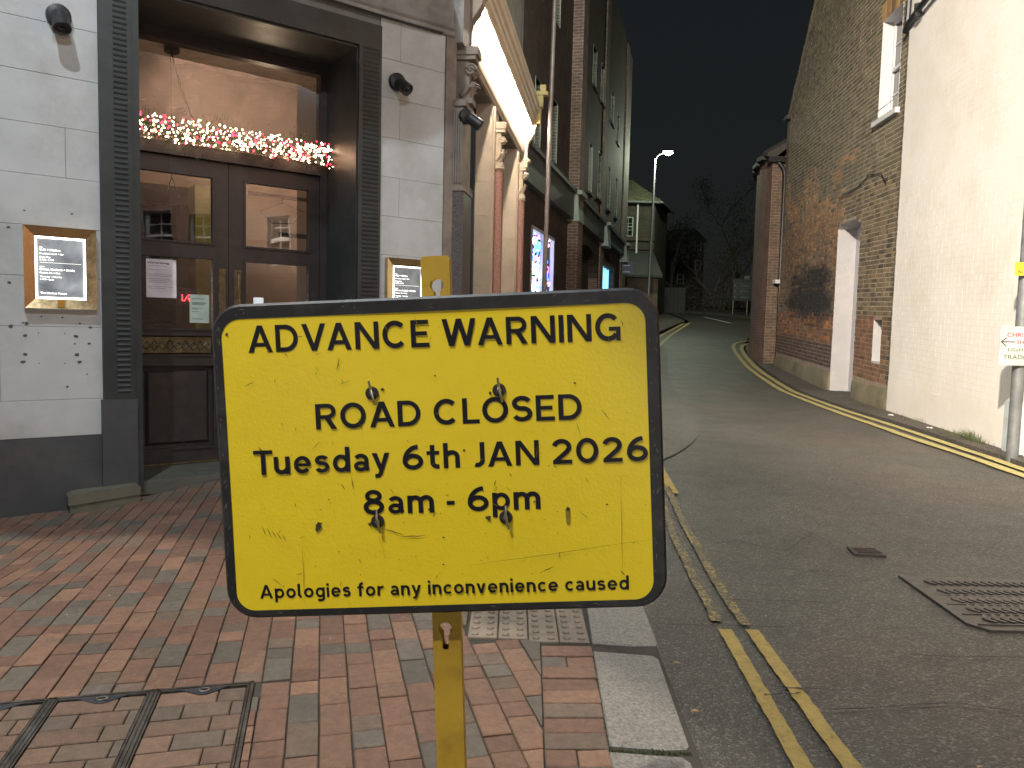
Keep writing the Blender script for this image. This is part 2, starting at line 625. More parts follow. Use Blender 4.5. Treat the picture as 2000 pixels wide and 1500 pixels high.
def asphalt(name, base, light, speck=0.5, rough=0.5, warm=None):
    t = NT(name)
    v = t.n('ShaderNodeTexVoronoi')
    v.inputs['Scale'].default_value = 110
    t.l(t.pos, v.inputs['Vector'])
    sp = t.n('ShaderNodeSeparateColor')
    t.l(v.outputs['Color'], sp.inputs[0])
    stone = t.ramp(sp.outputs[0], [(0.0, 0.55), (0.8, 1.15), (0.97, 2.6)])
    big = t.mix(t.ramp(t.noise(0.55, 6, 0.6, dist=0.6), [(0.38, 0.0), (0.66, 1.0)]), base, light)
    if warm: big = t.mix(t.ramp(t.noise(0.35, 4, 0.6), [(0.5, 0.0), (0.66, 0.8)]), big, warm)
    col = t.mix(1.0, big, stone, 'MULTIPLY')
    h = t.math('ADD', t.math('MULTIPLY', v.outputs['Distance'], -1.0), t.math('MULTIPLY', t.noise(20, 6, 0.7), 0.8))
    r = t.math('ADD', t.math('MULTIPLY', t.noise(2.5, 6, 0.7), 0.35), rough - 0.17)
    return t.done(col, r, t.bump(h, speck, 0.006), 0, 0.5)


MT['road'] = asphalt('road_asphalt', (0.044, 0.042, 0.037), (0.060, 0.058, 0.051), 0.8, 0.50, (0.066, 0.054, 0.045))
MT['road_patch'] = asphalt('patched_asphalt', (0.060, 0.060, 0.053), (0.080, 0.079, 0.070), 0.8, 0.6)
MT['footway'] = asphalt('footway_asphalt', (0.05, 0.043, 0.036), (0.075, 0.064, 0.052), 0.8, 0.75)
MT['mortar_pave'] = pm('sandy_joint', (0.055, 0.048, 0.040), (0.035, 0.032, 0.027), 0.9, 12, 0.7, 90, 0.006, dirt=(0.03, 0.04, 0.02), dscale=2)
MT['ground'] = pm('dark_earth', (0.04, 0.038, 0.03), rough=0.95, bs=0.5, bscale=12)
MT['moss'] = pm('green_moss', (0.05, 0.065, 0.02), (0.03, 0.04, 0.015), 0.95, 60, 0.9, 160, 0.01)


def linepaint(name, col, wear):
    t = NT(name)
    ny = t.ramp(t.noise(46, 9, 0.8), [(wear, 1.0), (wear + 0.05, 0.0)])
    ny2 = t.ramp(t.noise(7, 5, 0.6), [(wear + 0.02, 1.0), (wear + 0.22, 0.15)])
    keep = t.math('MULTIPLY', ny, ny2)
    c = t.mix(t.ramp(t.noise(18, 6, 0.7), [(0.35, 0.0), (0.7, 1.0)]), col, tuple(x * 0.62 for x in col))
    c = t.mix(keep, (0.060, 0.056, 0.048), c)
    return t.done(c, 0.6, t.bump(t.noise(120, 4, 0.7), 0.5, 0.004), 0, 0.4)


MT['line'] = linepaint('yellow_line_paint', (0.34, 0.25, 0.075), 0.58)
MT['line_worn'] = linepaint('worn_yellow_line', (0.36, 0.27, 0.09), 0.45)
MT['line_far'] = linepaint('pale_yellow_line', (0.40, 0.34, 0.13), 0.66)

# ================================================================ SETTING
def sheet(name, pts_left, pts_right, zf, m, n=None, kind='structure', cross=8):
    """ribbon between two polylines of equal length"""
    mb = MB()
    rows = []
    for a, b in zip(pts_left, pts_right):
        rows.append([(a[0] + (b[0] - a[0]) * k / cross, a[1] + (b[1] - a[1]) * k / cross) for k in range(cross + 1)])
    for r in rows: mb.v += [Vector((x, y, zf(x, y))) for x, y in r]
    w = cross + 1
    for i in range(len(rows) - 1):
        for k in range(cross):
            mb.f.append([i * w + k, i * w + k + 1, (i + 1) * w + k + 1, (i + 1) * w + k])
    o = mb.build(name, m, smooth=True, normals=False)
    tag(o, kind=kind)
    return o


def dens(pts, step=0.6):
    out_ = []
    for a, b in zip(pts, pts[1:]):
        L = math.hypot(b[0] - a[0], b[1] - a[1])
        n = max(1, int(L / step))
        for i in range(n): out_.append((a[0] + (b[0] - a[0]) * i / n, a[1] + (b[1] - a[1]) * i / n))
    out_.append(pts[-1])
    return out_


def smooth_line(pts, it=2):
    for _ in range(it):
        q = [pts[0]]
        for a, b in zip(pts, pts[1:]):
            q.append((a[0] * .75 + b[0] * .25, a[1] * .75 + b[1] * .25))
            q.append((a[0] * .25 + b[0] * .75, a[1] * .25 + b[1] * .75))
        q.append(pts[-1])
        pts = q
    return pts


def resample(pts, n):
    L = [0]
    for a, b in zip(pts, pts[1:]): L.append(L[-1] + math.hypot(b[0] - a[0], b[1] - a[1]))
    res = []
    j = 0
    for i in range(n):
        t_ = L[-1] * i / (n - 1)
        while j < len(L) - 2 and L[j + 1] < t_: j += 1
        u_ = (t_ - L[j]) / max(L[j + 1] - L[j], 1e-9)
        res.append((pts[j][0] + (pts[j + 1][0] - pts[j][0]) * u_, pts[j][1] + (pts[j + 1][1] - pts[j][1]) * u_))
    return res


# one ground sheet out to the horizon, following the rise of the street
gy = [-60, -20, -6, 0, 4, 6.2, 8.2, 12, 15.4, 20.3, 25, 30, 38, 45, 60, 120, 400]
mb = MB()
for y in gy:
    for x in (-300, -60, -12, 0, 12, 60, 300): mb.v.append(Vector((x, y, g(y) - 0.22)))
for i in range(len(gy) - 1):
    for k in range(6): mb.f.append([i * 7 + k, i * 7 + k + 1, (i + 1) * 7 + k + 1, (i + 1) * 7 + k])
tag(mb.build('ground', MT['ground'], normals=False), kind='structure')

KERB_L = [(0.50, -6), (0.62, 1.4), (0.64, 2.4), (0.66, 3.17), (0.69, 3.8), (0.78, 6), (0.95, 8), (1.6, 13), (2.9, 20), (4.5, 26.5), (5.5, 29.3), (8.1, 36.6), (8.9, 38.5), (9.0, 46)]
EDGE_R = [(4.6, -6), (5.0, 3), (5.19, 7.5), (5.21, 8.5), (5.33, 9.8), (5.40, 11.0), (5.42, 12.1), (5.55, 13.8), (5.84, 16.3), (6.32, 19.5), (7.08, 23.2), (7.58, 25.25), (8.02, 26.4), (8.5, 27.0), (11, 28.9), (16, 31.6)]
ROAD_R = EDGE_R[:12] + [(8.1, 27), (9.2, 30), (11, 34), (12.2, 40), (12.6, 46)]
road_l = resample(smooth_line(KERB_L), 130)
road_r = resample(smooth_line(ROAD_R), 130)
sheet('road', road_l, road_r, lambda x, y: g(y) - 0.008 + 0.012 * math.sin(x * 1.7 + y * .4) * min(1, max(0, y - 5) / 4) * .4, MT['road'], cross=14)
# side road sweeping off to the right beyond the brick house
jr = resample([(8.9, 26.6), (12, 29.4), (18, 33)], 20)
jl = resample([(9.2, 46), (14, 44.5), (20, 43.5)], 20)
sheet('road_junction', jr, jl, lambda x, y: g(y) - 0.02, MT['road'], cross=24)
# repaired strip of asphalt along the left side of the carriageway
pl = resample(smooth_line([(1.05, 7.0), (1.15, 8.2), (1.7, 12.5), (2.6, 17), (3.7, 22.5), (4.3, 25)]), 40)
pr = resample(smooth_line([(1.10, 7.0), (2.0, 8.3), (2.58, 10.4), (2.93, 13.0), (3.39, 16.4), (4.0, 19.9), (4.7, 23.2), (4.9, 25)]), 40)
sheet('road_patch', pl, pr, lambda x, y: g(y) + 0.0045, MT['road_patch'], cross=8)


def footway(name, inner, outer, m, lift=0.035):
    n = 60
    a, b = resample(smooth_line(inner), n), resample(smooth_line(outer), n)
    sheet(name, a, b, lambda x, y: g(y) + lift, m, cross=4)
    mb = MB()
    for (x0, y0), (x1, y1) in zip(a, a[1:]):
        mb.poly([(x0, y0, g(y0) - .05), (x1, y1, g(y1) - .05), (x1, y1, g(y1) + lift), (x0, y0, g(y0) + lift)])
    tag(mb.build(name + '_edge', m), kind='structure')


footway('footway_right', [(x + .03, y) for x, y in EDGE_R], [(x + 2.9, y + (0.5 if y < 25 else 8)) for x, y in EDGE_R], MT['footway'])
# corner island on the far left, inside the double yellow lines
footway('footway_far_left', [(4.4, 26.5), (5.4, 29.6), (8.0, 36.9), (8.6, 38.2), (8.7, 46)], [(0, 26), (0, 29.6), (0, 37), (0, 38), (0, 46)], MT['footway'])
# verge under the trees on the far side
footway('verge_far', [(9.6, 47), (11.6, 44.6), (13.5, 40.5), (22, 38)], [(9, 70), (20, 70), (34, 66), (60, 50)], MT['ground'], 0.10)


def strip(name, pts, w, m, zoff=0.006, step=0.25, rag=0.0):
    pts = resample(pts, max(3, int(sum(math.hypot(b[0] - a[0], b[1] - a[1]) for a, b in zip(pts, pts[1:])) / step)))
    L, R = [], []
    for i, p in enumerate(pts):
        a, b = pts[max(i - 1, 0)], pts[min(i + 1, len(pts) - 1)]
        tx, ty = b[0] - a[0], b[1] - a[1]
        k = math.hypot(tx, ty)
        nx, ny = -ty / k, tx / k
        e = w / 2
        L.append((p[0] + nx * (e + random.uniform(-rag, rag)), p[1] + ny * (e + random.uniform(-rag, rag))))
        R.append((p[0] - nx * (e + random.uniform(-rag, rag)), p[1] - ny * (e + random.uniform(-rag, rag))))
    return sheet(name, L, R, lambda x, y: g(y) + zoff, m, cross=2)


YLO = [(4.5, 2.0), (4.8, 5.0), (4.91, 7.3), (4.90, 8.2), (4.93, 9.22), (5.01, 10.4), (5.08, 11.8), (5.24, 13.65), (5.50, 16.0), (5.93, 19.07), (6.66, 22.74), (7.23, 25.25), (7.60, 26.5), (7.98, 27.3), (8.65, 28.1), (9.6, 28.9), (11.4, 30.2)]
YLI = [(4.75, 2.0), (5.0, 5.0), (5.09, 7.5), (5.12, 8.54), (5.22, 9.8), (5.29, 11.0), (5.32, 12.1), (5.45, 13.8), (5.73, 16.3), (6.21, 19.5), (6.97, 23.16), (7.48, 25.25), (7.94, 26.5), (8.42, 27.15), (9.2, 27.8), (11.2, 29.2)]
strip('yellow_line', smooth_line(YLI), 0.115, MT['line_far'], rag=.006)
strip('yellow_line', smooth_line(YLO), 0.115, MT['line_far'], rag=.010)
strip('yellow_line', [(0.97, 1.3), (0.97, 2.39), (1.03, 3.52)], 0.062, MT['line'], step=.04, rag=.003)
strip('yellow_line', [(1.12, 1.3), (1.13, 2.39), (1.155, 3.52)], 0.062, MT['line'], step=.04, rag=.004)
strip('yellow_line', [(1.145, 3.58), (1.165, 4.1), (1.24, 5.3), (1.345, 6.5)], 0.055, MT['line_worn'], step=.04, rag=.008)
strip('yellow_line', [(1.02, 3.62), (1.05, 4.1), (1.10, 5.0), (1.20, 5.9)], 0.05, MT['line_worn'], step=.04, rag=.008)
strip('yellow_line', [(1.36, 6.25), (1.42, 7.2), (1.6, 9.0)], 0.075, MT['line'], step=.04, rag=.003)
strip('yellow_line', [(4.5, 25.6), (5.63, 29.3), (8.06, 36.5)], 0.12, MT['line_far'])
strip('yellow_line', [(4.8, 25.3), (5.95, 29.2), (8.45, 37.0)], 0.12, MT['line_far'])
strip('yellow_line', [(12.5, 42.5), (13.6, 39.8), (17, 38)], 0.12, MT['line_far'])
strip('centre_line', [(10.4, 42.2), (10.6, 37.6)], 0.14, MT['white_paint'])
# cracks and old trench seams, thin recessed tar lines
mb = MB()
for seg in ([(0.70, 3.55), (0.9, 3.545), (1.14, 3.55), (1.32, 3.54)], [(1.14, 3.9), (1.4, 3.91), (1.73, 3.89)], [(1.6, 4.42), (1.98, 4.37)], [(1.75, 3.26), (2.0, 3.25), (2.5, 3.28)],
            [(1.0, 2.86), (1.15, 2.88)], [(1.05, 2.93), (1.3, 2.91)], [(1.3, 5.1), (1.75, 4.75), (2.1, 5.2)], [(1.8, 2.95), (1.86, 3.2)], [(1.35, 4.9), (1.6, 4.95)], [(1.2, 2.75), (1.7, 2.83), (2.1, 2.72)]):
    P = resample(seg, 14)
    for i in range(len(P) - 1):
        w0 = random.uniform(.002, .005)
        (x0, y0), (x1, y1) = P[i], P[i + 1]
        y0 += _h(int(x0 * 99), 3) * .012
        y1 += _h(int(x1 * 99), 3) * .012
        z = .0105
        mb.poly([(x0, y0 - w0, g(y0) + z), (x1, y1 - w0, g(y1) + z), (x1, y1 + w0, g(y1) + z), (x0, y0 + w0, g(y0) + z)])
tag(mb.build('road_cracks', MT['asphalt_black'], normals=False), kind='structure')

# ---------------------------------------------------------------- brick pavement
base_l = [(-9, y) for y in (-6, 0, 2, 4, 6, 8, 12, 18)]
A14 = radians(14)
BX = Vector((cos(A14), sin(A14), 0))    # across the courses
BY = Vector((-sin(A14), cos(A14), 0))   # along the courses
pave = sheet('pavement', resample([(-7, -6), (-7, 30)], 90), resample(KERB_L[:9] + [(3.4, 24)], 90), lambda x, y: gp(x, y) - 0.004, MT['mortar_pave'], cross=60)
PAVE_RED, PAVE_ORG, PAVE_GRY, PAVE_BRN = (0.178, 0.098, 0.068), (0.215, 0.124, 0.082), (0.118, 0.100, 0.082), (0.150, 0.108, 0.080)
mb_po = brickmat('paving_brick', 'object', rough=0.52, bs=1.0, fine=210, dirt=0.4, spec=0.55, bd=.007)
mb_pf = brickmat('paving_brick_far', 'face', rough=0.52, bs=1.0, fine=210, dirt=0.4, spec=0.55, bd=.007)


def pavecol():
    r = random.random()
    c = PAVE_RED if r < .38 else PAVE_ORG if r < .60 else PAVE_GRY if r < .80 else PAVE_BRN
    k = random.uniform(.82, 1.2)
    return tuple(x * k for x in c)


def clip(poly, nx, ny, c):
    """keep nx*x+ny*y <= c"""
    res = []
    for i in range(len(poly)):
        a, b = poly[i], poly[(i + 1) % len(poly)]
        da, db = nx * a[0] + ny * a[1] - c, nx * b[0] + ny * b[1] - c
        if da <= 0: res.append(a)
        if (da < 0) != (db < 0) and abs(da - db) > 1e-9:
            t_ = da / (da - db)
            res.append((a[0] + (b[0] - a[0]) * t_, a[1] + (b[1] - a[1]) * t_))
    return res


def inset(poly, e):
    cx = sum(p[0] for p in poly) / len(poly)
    cy = sum(p[1] for p in poly) / len(poly)
    res = []
    for x, y in poly:
        L = math.hypot(x - cx, y - cy)
        k = max(0, (L - e * 1.35) / L) if L > 0 else 1
        res.append((cx + (x - cx) * k, cy + (y - cy) * k))
    return res


def area(p):
    return 0.5 * sum(a[0] * b[1] - b[0] * a[1] for a, b in zip(p, p[1:] + p[:1]))


units = []   # (polygon, lift, colour)
# manhole trays in brick coordinates (p across, q along)
CELLS = [(-0.575, -0.255), (-0.915, -0.605), (-1.265, -0.945)]
CQ0, CQ1 = 2.20, 2.975


def P2(p, q): return (BX.x * p + BY.x * q, BX.y * p + BY.y * q)


def edge_x(y): return 0.135 + 0.022 * (y - 2.4)


c_, l_ = 0.1065, 0.212
for i in range(-64, 30):
    p0 = i * c_
    off = (i % 2) * l_ / 2 + random.uniform(-.03, .03)
    for j in range(-4, 52):
        q0 = j * l_ + off
        # some full bricks are laid as two halves
        segs = [(q0, q0 + l_)] if random.random() > .33 else [(q0, q0 + l_ / 2), (q0 + l_ / 2, q0 + l_)]
        for qa, qb in segs:
            jx, jy = random.uniform(-.0015, .0015), random.uniform(-.002, .002)
            e = .0028
            poly = [P2(p0 + e + jx, qa + e + jy), P2(p0 + c_ - e + jx, qa + e + jy), P2(p0 + c_ - e + jx, qb - e + jy), P2(p0 + e + jx, qb - e + jy)]
            cx = sum(a for a, _ in poly) / 4
            cy = sum(b for _, b in poly) / 4
            if cy < 1.55 or cy > 8.6 or cx < -5.2: continue
            pc, qc = cx * BX.x + cy * BX.y, cx * BY.x + cy * BY.y
            if -1.42 < pc < -0.13 and qc < CQ1 + .13:
                if max(p_[0] * BY.x + p_[1] * BY.y for p_ in poly) > CQ1 + .022: poly = clip(poly, -BY.x, -BY.y, -(CQ1 + .018))
                elif max(p_[0] * BX.x + p_[1] * BX.y for p_ in poly) > -.236: poly = clip(poly, -BX.x, -BX.y, .238)
                else: continue
                if len(poly) < 3 or area(poly) < .0008: continue
            # keep inside: kerb border / tactile paving / building line
            if cy < 3.3: poly = clip(poly, 1, -.022, edge_x(2.4) - .022 * 2.4 - .004)
            elif cy < 4.15:
                poly = clip(poly, 1, 0, -0.185)
            else: poly = clip(poly, 1, -.04, 0.385 - .04 * 4)
            if len(poly) < 3: continue
            # building front (jamb line)
            poly = clip(poly, -.6018, .7986, -(-3.025 * .6018) + 6.14 * .7986 + .02)
            if len(poly) < 3 or area(poly) < .0012: continue
            units.append((poly, random.uniform(-.0025, .0025), pavecol()))
# header bricks laid square to the kerb
y = 1.6
while y < 3.17:
    w = .102
    x0, x1 = edge_x(y), 0.352 + .03 * (y - 2.4)
    e = .003
    poly = [(x0 + e, y + e), (x1 - e, y + e + .012), (x1 - e, y + w - e + .012), (x0 + e, y + w - e)]
    if random.random() < .25:
        xm = x0 + random.uniform(.07, .14)
        units.append(([(x0 + e, y + e), (xm - e, y + e), (xm - e, y + w - e), (x0 + e, y + w - e)], random.uniform(-.002, .003), pavecol()))
        units.append(([(xm + e, y + e), (x1 - e, y + e + .012), (x1 - e, y + w - e + .012), (xm + e, y + w - e)], random.uniform(-.002, .003), pavecol()))
    else:
        units.append((poly, random.uniform(-.002, .003), pavecol()))
    y += w
# bricks inside the recessed covers, laid across
for (pa, pb) in CELLS:
    q = CQ1 - .022
    r_ = 0
    while q > CQ0 + .05:
        cuts = [pa + .008, pa + .008 + (.10 if r_ % 2 else .205), pb - .008]
        if r_ % 2: cuts.insert(2, cuts[1] + .16)
        for a, b in zip(cuts, cuts[1:]):
            if b - a < .03: continue
            e = .0025
            units.append(([P2(a + e, q - .1 + e), P2(b - e, q - .1 + e), P2(b - e, q - e), P2(a + e, q - e)], random.uniform(-.001, .001), mixc(pavecol(), PAVE_BRN, .5)))
        q -= .102
        r_ += 1


def brick_geo(mb, poly, zt, h=.03, ch=.004, org=(0, 0, 0), col=None, slope=None):
    n = len(poly)
    b0 = len(mb.v)
    ins = inset(poly, ch)
    ox, oy, oz = org
    mb.v += [Vector((x - ox, y - oy, zt(x, y) - h - oz)) for x, y in poly]
    mb.v += [Vector((x - ox, y - oy, zt(x, y) - ch * .8 - oz)) for x, y in poly]
    mb.v += [Vector((x - ox, y - oy, zt(x, y) - oz)) for x, y in ins]
    for r in range(2):
        for i in range(n):
            j = (i + 1) % n
            if col is not None: mb.c[len(mb.f)] = col
            mb.f.append([b0 + r * n + i, b0 + r * n + j, b0 + (r + 1) * n + j, b0 + (r + 1) * n + i])
    if col is not None: mb.c[len(mb.f)] = col
    mb.f.append([b0 + 2 * n + i for i in range(n)])


def in_view(P, behind_sign=True):
    q = proj(P)
    if q is None or not (0 < q[0] < 2000 and 0 < q[1] < 1500): return False
    if behind_sign and 440 < q[0] < 1290 and 575 < q[1] < 1195: return False
    return True


rank = []
for k, (poly, lift, col) in enumerate(units):
    cx = sum(p[0] for p in poly) / len(poly)
    cy = sum(p[1] for p in poly) / len(poly)
    vis = in_view((cx, cy, gp(cx, cy)))
    rank.append((0 if vis else 1, math.hypot(cx, cy) / math.sqrt(area(poly) + .004), k))
rank.sort()
near = set(k for v_, _, k in rank[:298] if v_ == 0)
rest = MB()
for k, (poly, lift, col) in enumerate(units):
    tx, ty = random.uniform(-.012, .012), random.uniform(-.012, .012)
    cx = sum(p[0] for p in poly) / len(poly)
    cy = sum(p[1] for p in poly) / len(poly)
    zt = lambda x, y: gp(x, y) + .006 + lift + tx * (x - cx) + ty * (y - cy)
    if k in near:
        b = MB()
        brick_geo(b, poly, zt, org=(cx, cy, gp(cx, cy)))
        o = b.build('brick', mb_po)
        o.location = (cx, cy, gp(cx, cy))
        o.color = (*col, 1)
        o.parent = pave
    else:
        brick_geo(rest, poly, zt, col=col)
tag(rest.build('brick_field', mb_pf, pave), kind='stuff')

# tray frames and lifting plates of the recessed covers
frame_m = pm('galvanised_tray', (0.16, 0.15, 0.14), (0.07, 0.065, 0.06), 0.45, 20, 0.4, 80, metal=0.7, dirt=(0.05, 0.045, 0.035), dscale=12)
plate_m = pm('blue_grey_plate', (0.055, 0.065, 0.085), (0.035, 0.04, 0.05), 0.4, 12, 0.3, 80, metal=0.5)


class PQ(Fr):
    def __init__(self):
        self.tilt = 0

    def P(self, s, d, z):
        x, y = P2(s, d)
        return Vector((x, y, z + gp(x, y)))


pq = PQ()
for n_, (pa, pb) in enumerate(CELLS):
    cxy = P2((pa + pb) / 2, 2.6)
    lab = ['rightmost recessed cover filled with bricks near the sign post', 'middle recessed cover filled with bricks', 'leftmost recessed cover filled with bricks, cut by the photo edge'][n_]
    tr = thing('inspection_cover', lab, 'manhole cover', (cxy[0], cxy[1], 0), 'recessed brick filled covers in the pavement')
    b = MB()
    for (a0, a1, b0_, b1_) in ((pa - .014, pa - .002, CQ0, CQ1 + .016), (pa + .001, pa + .007, CQ0, CQ1), (pb - .007, pb - .001, CQ0, CQ1), (pb + .002, pb + .014, CQ0, CQ1 + .016), (pa + .002, pb - .002, CQ1 - .012, CQ1 - .004), (pa - .012, pb + .012, CQ1 + .002, CQ1 + .015)):
        b.box(pq, a0, a1, b0_, b1_, -.02, .0085)
    b.build('frame', frame_m, tr)
    m_ = (pa + pb) / 2
    b = MB()
    b.prism(type('Q', (), {'P': lambda self, s, d, z: pq.P(s, z, d)})(), [(m_ - .085, CQ1 - .013), (m_ + .085, CQ1 - .013), (m_ + .012, CQ1 - .062), (m_ - .012, CQ1 - .062)], -.01, .0095)
    b2_ = MB()
    b2_.prism(type('Q', (), {'P': lambda self, s, d, z: pq.P(s, z, d)})(), [(m_ - .075, 2.27), (m_ + .075, 2.27), (m_ + .01, 2.375), (m_ - .01, 2.375)], -.01, .0095)
    pl_ = b.build('lifting_plate', plate_m, tr)
    b2_.build('lifting_plate', plate_m, tr)
    b = MB()
    ring = [pq.P(m_ + .018 * cos(a), CQ1 - .032 + .012 * sin(a), .012) for a in [i * pi / 8 for i in range(17)]]
    b.tube(ring, .003, 5)
    b.build('keyhole_ring', MT['steel'], pl_)

# blister paving blocks
tac_m = pm('buff_blister_block', (0.24, 0.195, 0.15), (0.19, 0.155, 0.12), 0.6, 8, 0.5, 120, 0.003, dirt=(0.10, 0.085, 0.065), dscale=9)
for col_ in range(4):
    x0 = -0.172 + col_ * .136
    y = 3.31 + (0, .0, -.03, -.02)[col_]
    first = True
    for r in range(5):
        L = .20
        if first and col_ in (0, 2): L = .07
        first = False
        blk = MB()
        skew = .02 * (x0 + .17)
        b0_ = [(x0 + .002, y + .002 - skew), (x0 + .133, y + .002 - skew), (x0 + .133, y + L - .003 - skew), (x0 + .002, y + L - .003 - skew)]
        lift = random.uniform(.0, .004)
        brick_geo(blk, b0_, lambda x, y_: gp(x, y_) + .006 + lift, ch=.005)
        nr = max(1, round(L / .067))
        for a in range(2):
            for b_ in range(nr):
                cx, cy = x0 + .034 + a * .066, y - skew + (.033 + b_ * .0665)
                blk.revolve((cx, cy, gp(cx, cy) + .005 + lift), [(.0175, 0), (.016, .006), (.011, .0092), (.003, .0102)], 12)
        blk.build('tactile_block', tac_m, pave)
        y += L

# granite kerb, slab by slab
def kslab(y0, y1, xi0, xi1, xo0, xo1, round_top=False, h=.012):
    b = MB()
    pts = [(xi0, y0), (xo0 - .012, y0), (xo0, y0 + .02), (xo1, y1 - .03), (xo1 - .02, y1), (xi1, y1)]
    dz = lambda x, y_: g(y_) + .018 + h - .016 * max(0, (x - xi0) / .3)
    brick_geo(b, pts, dz, h=.09, ch=.008)
    return tag(b.build('kerb_stone', MT['kerb_granite'], smooth=False), kind='structure')


kslab(0.6, 1.62, .33, .335, .60, .60)
kslab(1.64, 2.41, .335, .345, .60, .605)
kslab(2.445, 3.19, .352, .374, .622, .648)
kslab(3.275, 4.15, .378, .41, .672, .70)
y = 4.17
while y < 17:
    def kx(yy):
        for (xa, ya), (xb, yb) in zip(KERB_L, KERB_L[1:]):
            if yy <= yb: return xa + (xb - xa) * (yy - ya) / (yb - ya)
    kslab(y, y + .9, kx(y) - .30, kx(y + .9) - .30, kx(y), kx(y + .9))
    y += .92
# moss in the kerb joints
b = MB()
for k in range(900):
    r = random.random()
    if r < .35: x, y = random.uniform(.34, .62), 2.425 + random.uniform(-.012, .012)
    elif r < .75: x, y = .345 + random.gauss(0, .006), random.uniform(2.2, 2.6)
    else: x, y = .362 + random.gauss(0, .004), random.uniform(2.5, 3.2)
    zz = g(y) + .012 + random.uniform(0, .010)
    a = random.uniform(0, 6.3)
    s_ = random.uniform(.002, .006)
    b.poly([(x + s_ * cos(a), y + s_ * sin(a), zz), (x + s_ * cos(a + 2.1), y + s_ * sin(a + 2.1), zz), (x + s_ * cos(a + 4.2), y + s_ * sin(a + 4.2), zz + s_ * .9)])
tag(b.build('moss', MT['moss'], normals=False), kind='stuff')

# carriageway manhole with chevron grip
iron = pm('worn_cast_iron', (0.075, 0.064, 0.058), (0.045, 0.040, 0.037), 0.42, 16, 0.3, 90, 0.003, metal=0.3)
mh = thing('chevron_manhole_cover', 'wide cast iron road cover with rows of chevron grip, cut by the right edge', 'manhole cover', (2.9, 4.0, 0))
b = MB()
out_q = [(2.27, 4.37), (3.4, 4.31), (3.3, 3.58), (2.32, 3.585), (2.255, 3.67)]
b.prism(type('Q', (), {'P': lambda self, s, d, z: Vector((s, z, g(z) + d))})(), out_q, -.03, .006)
b.build('frame', iron, mh)
b = MB()
for r in range(5):
    for k in range(22):
        x = 2.37 + k * .046
        y = 3.665 + r * .136
        if x < 2.30 + (0 if y > 3.7 else .02): continue
        for sgn in (1, -1):
            ya, yb = y + (.055 if sgn > 0 else -.0) , y + .055 + sgn * .048
            p0, p1 = Vector((x, y + .055, 0)), Vector((x + .034, y + .055 + sgn * .05, 0))
            dv = (p1 - p0).normalized()
            nv = Vector((-dv.y, dv.x, 0)) * .009
            q = [p0 - nv, p1 - nv, p1 + nv, p0 + nv]
            b.hexa([(a.x, a.y, g(a.y) + .004) for a in q] + [(a.x, a.y, g(a.y) + .015) for a in q])
for r in range(6):
    y = 3.65 + r * .136
    b.box(WORLD, 2.30, 3.36, y - .007, y + .002, .005, .0125)
tag(b.build('chevron_grip', iron, mh), kind='stuff')
b = MB()
b.prism(type('Q', (), {'P': lambda self, s, d, z: Vector((s, z, g(z) + d))})(), [(2.20, 4.90), (2.38, 4.87), (2.37, 4.72), (2.18, 4.74)], -.03, .010)
for k in range(4): b.hexa([(2.21, 4.76 + k * .03, g(4.8) + .009), (2.36, 4.755 + k * .03, g(4.8) + .009), (2.36, 4.765 + k * .03, g(4.8) + .009), (2.21, 4.77 + k * .03, g(4.8) + .009),
                           (2.21, 4.76 + k * .03, g(4.8) + .016), (2.36, 4.755 + k * .03, g(4.8) + .016), (2.36, 4.765 + k * .03, g(4.8) + .016), (2.21, 4.77 + k * .03, g(4.8) + .016)])
tag(b.build('stopcock_cover', iron), 'small square iron water cover set in the road', 'manhole cover')

# leaves and litter
lit = pm('dry_leaf', (0.42, 0.28, 0.14), (0.30, 0.18, 0.09), 0.7, 30)
for i, (x, y, s_, lab, m) in enumerate([(0.70, 2.72, .016, 'small curled tan leaf in the gutter beside the kerb end', lit), (0.72, 3.13, .014, 'tiny pale leaf by the kerb joint', lit),
                                   (1.55, 2.40, .010, 'tiny brown leaf scrap lying near the yellow lines', lit)]):
    b = MB()
    for k in range(5):
        a0, a1 = k * pi / 5, (k + 1) * pi / 5
        w0, w1 = sin(a0) * s_ * .5, sin(a1) * s_ * .5
        xa, xb = -s_ * cos(a0), -s_ * cos(a1)
        for sg in (1, -1):
            b.poly([(x + xa, y, g(y) + .008), (x + xb, y, g(y) + .008), (x + xb, y + sg * w1, g(y) + .008 + w1 * .9), (x + xa, y + sg * w0, g(y) + .008 + w0 * .9)])
    tag(b.build('fallen_leaf', m, normals=False), lab, 'leaf')
b = MB()
for k in range(150):
    if k < 80: x, y = random.uniform(-3.1, .3), random.uniform(2.2, 6)
    else: x, y = random.uniform(.75, 4.5), random.uniform(2.2, 7.5)
    if 1.0 > x > .3: continue
    s_ = random.uniform(.0012, .0035)
    zz = (gp(x, y) + .008) if x < .3 else g(y) + .004
    b.ball((x, y, zz), s_, 6, (1.5, 1, .6))
tag(b.build('pavement_grit', pm('pale_grit', (0.55, 0.54, 0.52), rough=0.5)), kind='stuff')

# ================================================================ THE YELLOW SIGN
sc_, yaw, pit, rol = Vector((-0.1679, 1.7877, 1.0925)), radians(-1.7544), radians(-1.2161), radians(-3.7301)
SR = Matrix.Rotation(yaw, 3, 'Z') @ Matrix.Rotation(pit, 3, 'X') @ Matrix.Rotation(rol, 3, 'Y')


class SF(Fr):
    """s = right across the plate, d = towards the viewer, z = up the plate"""

    def __init__(self):
        self.D, self.N, self.U, self.o, self.tilt = SR.col[0], -SR.col[1], SR.col[2], sc_, 0

    def P(self, s, d, z):
        return self.o + self.D * s + self.N * d + self.U * z


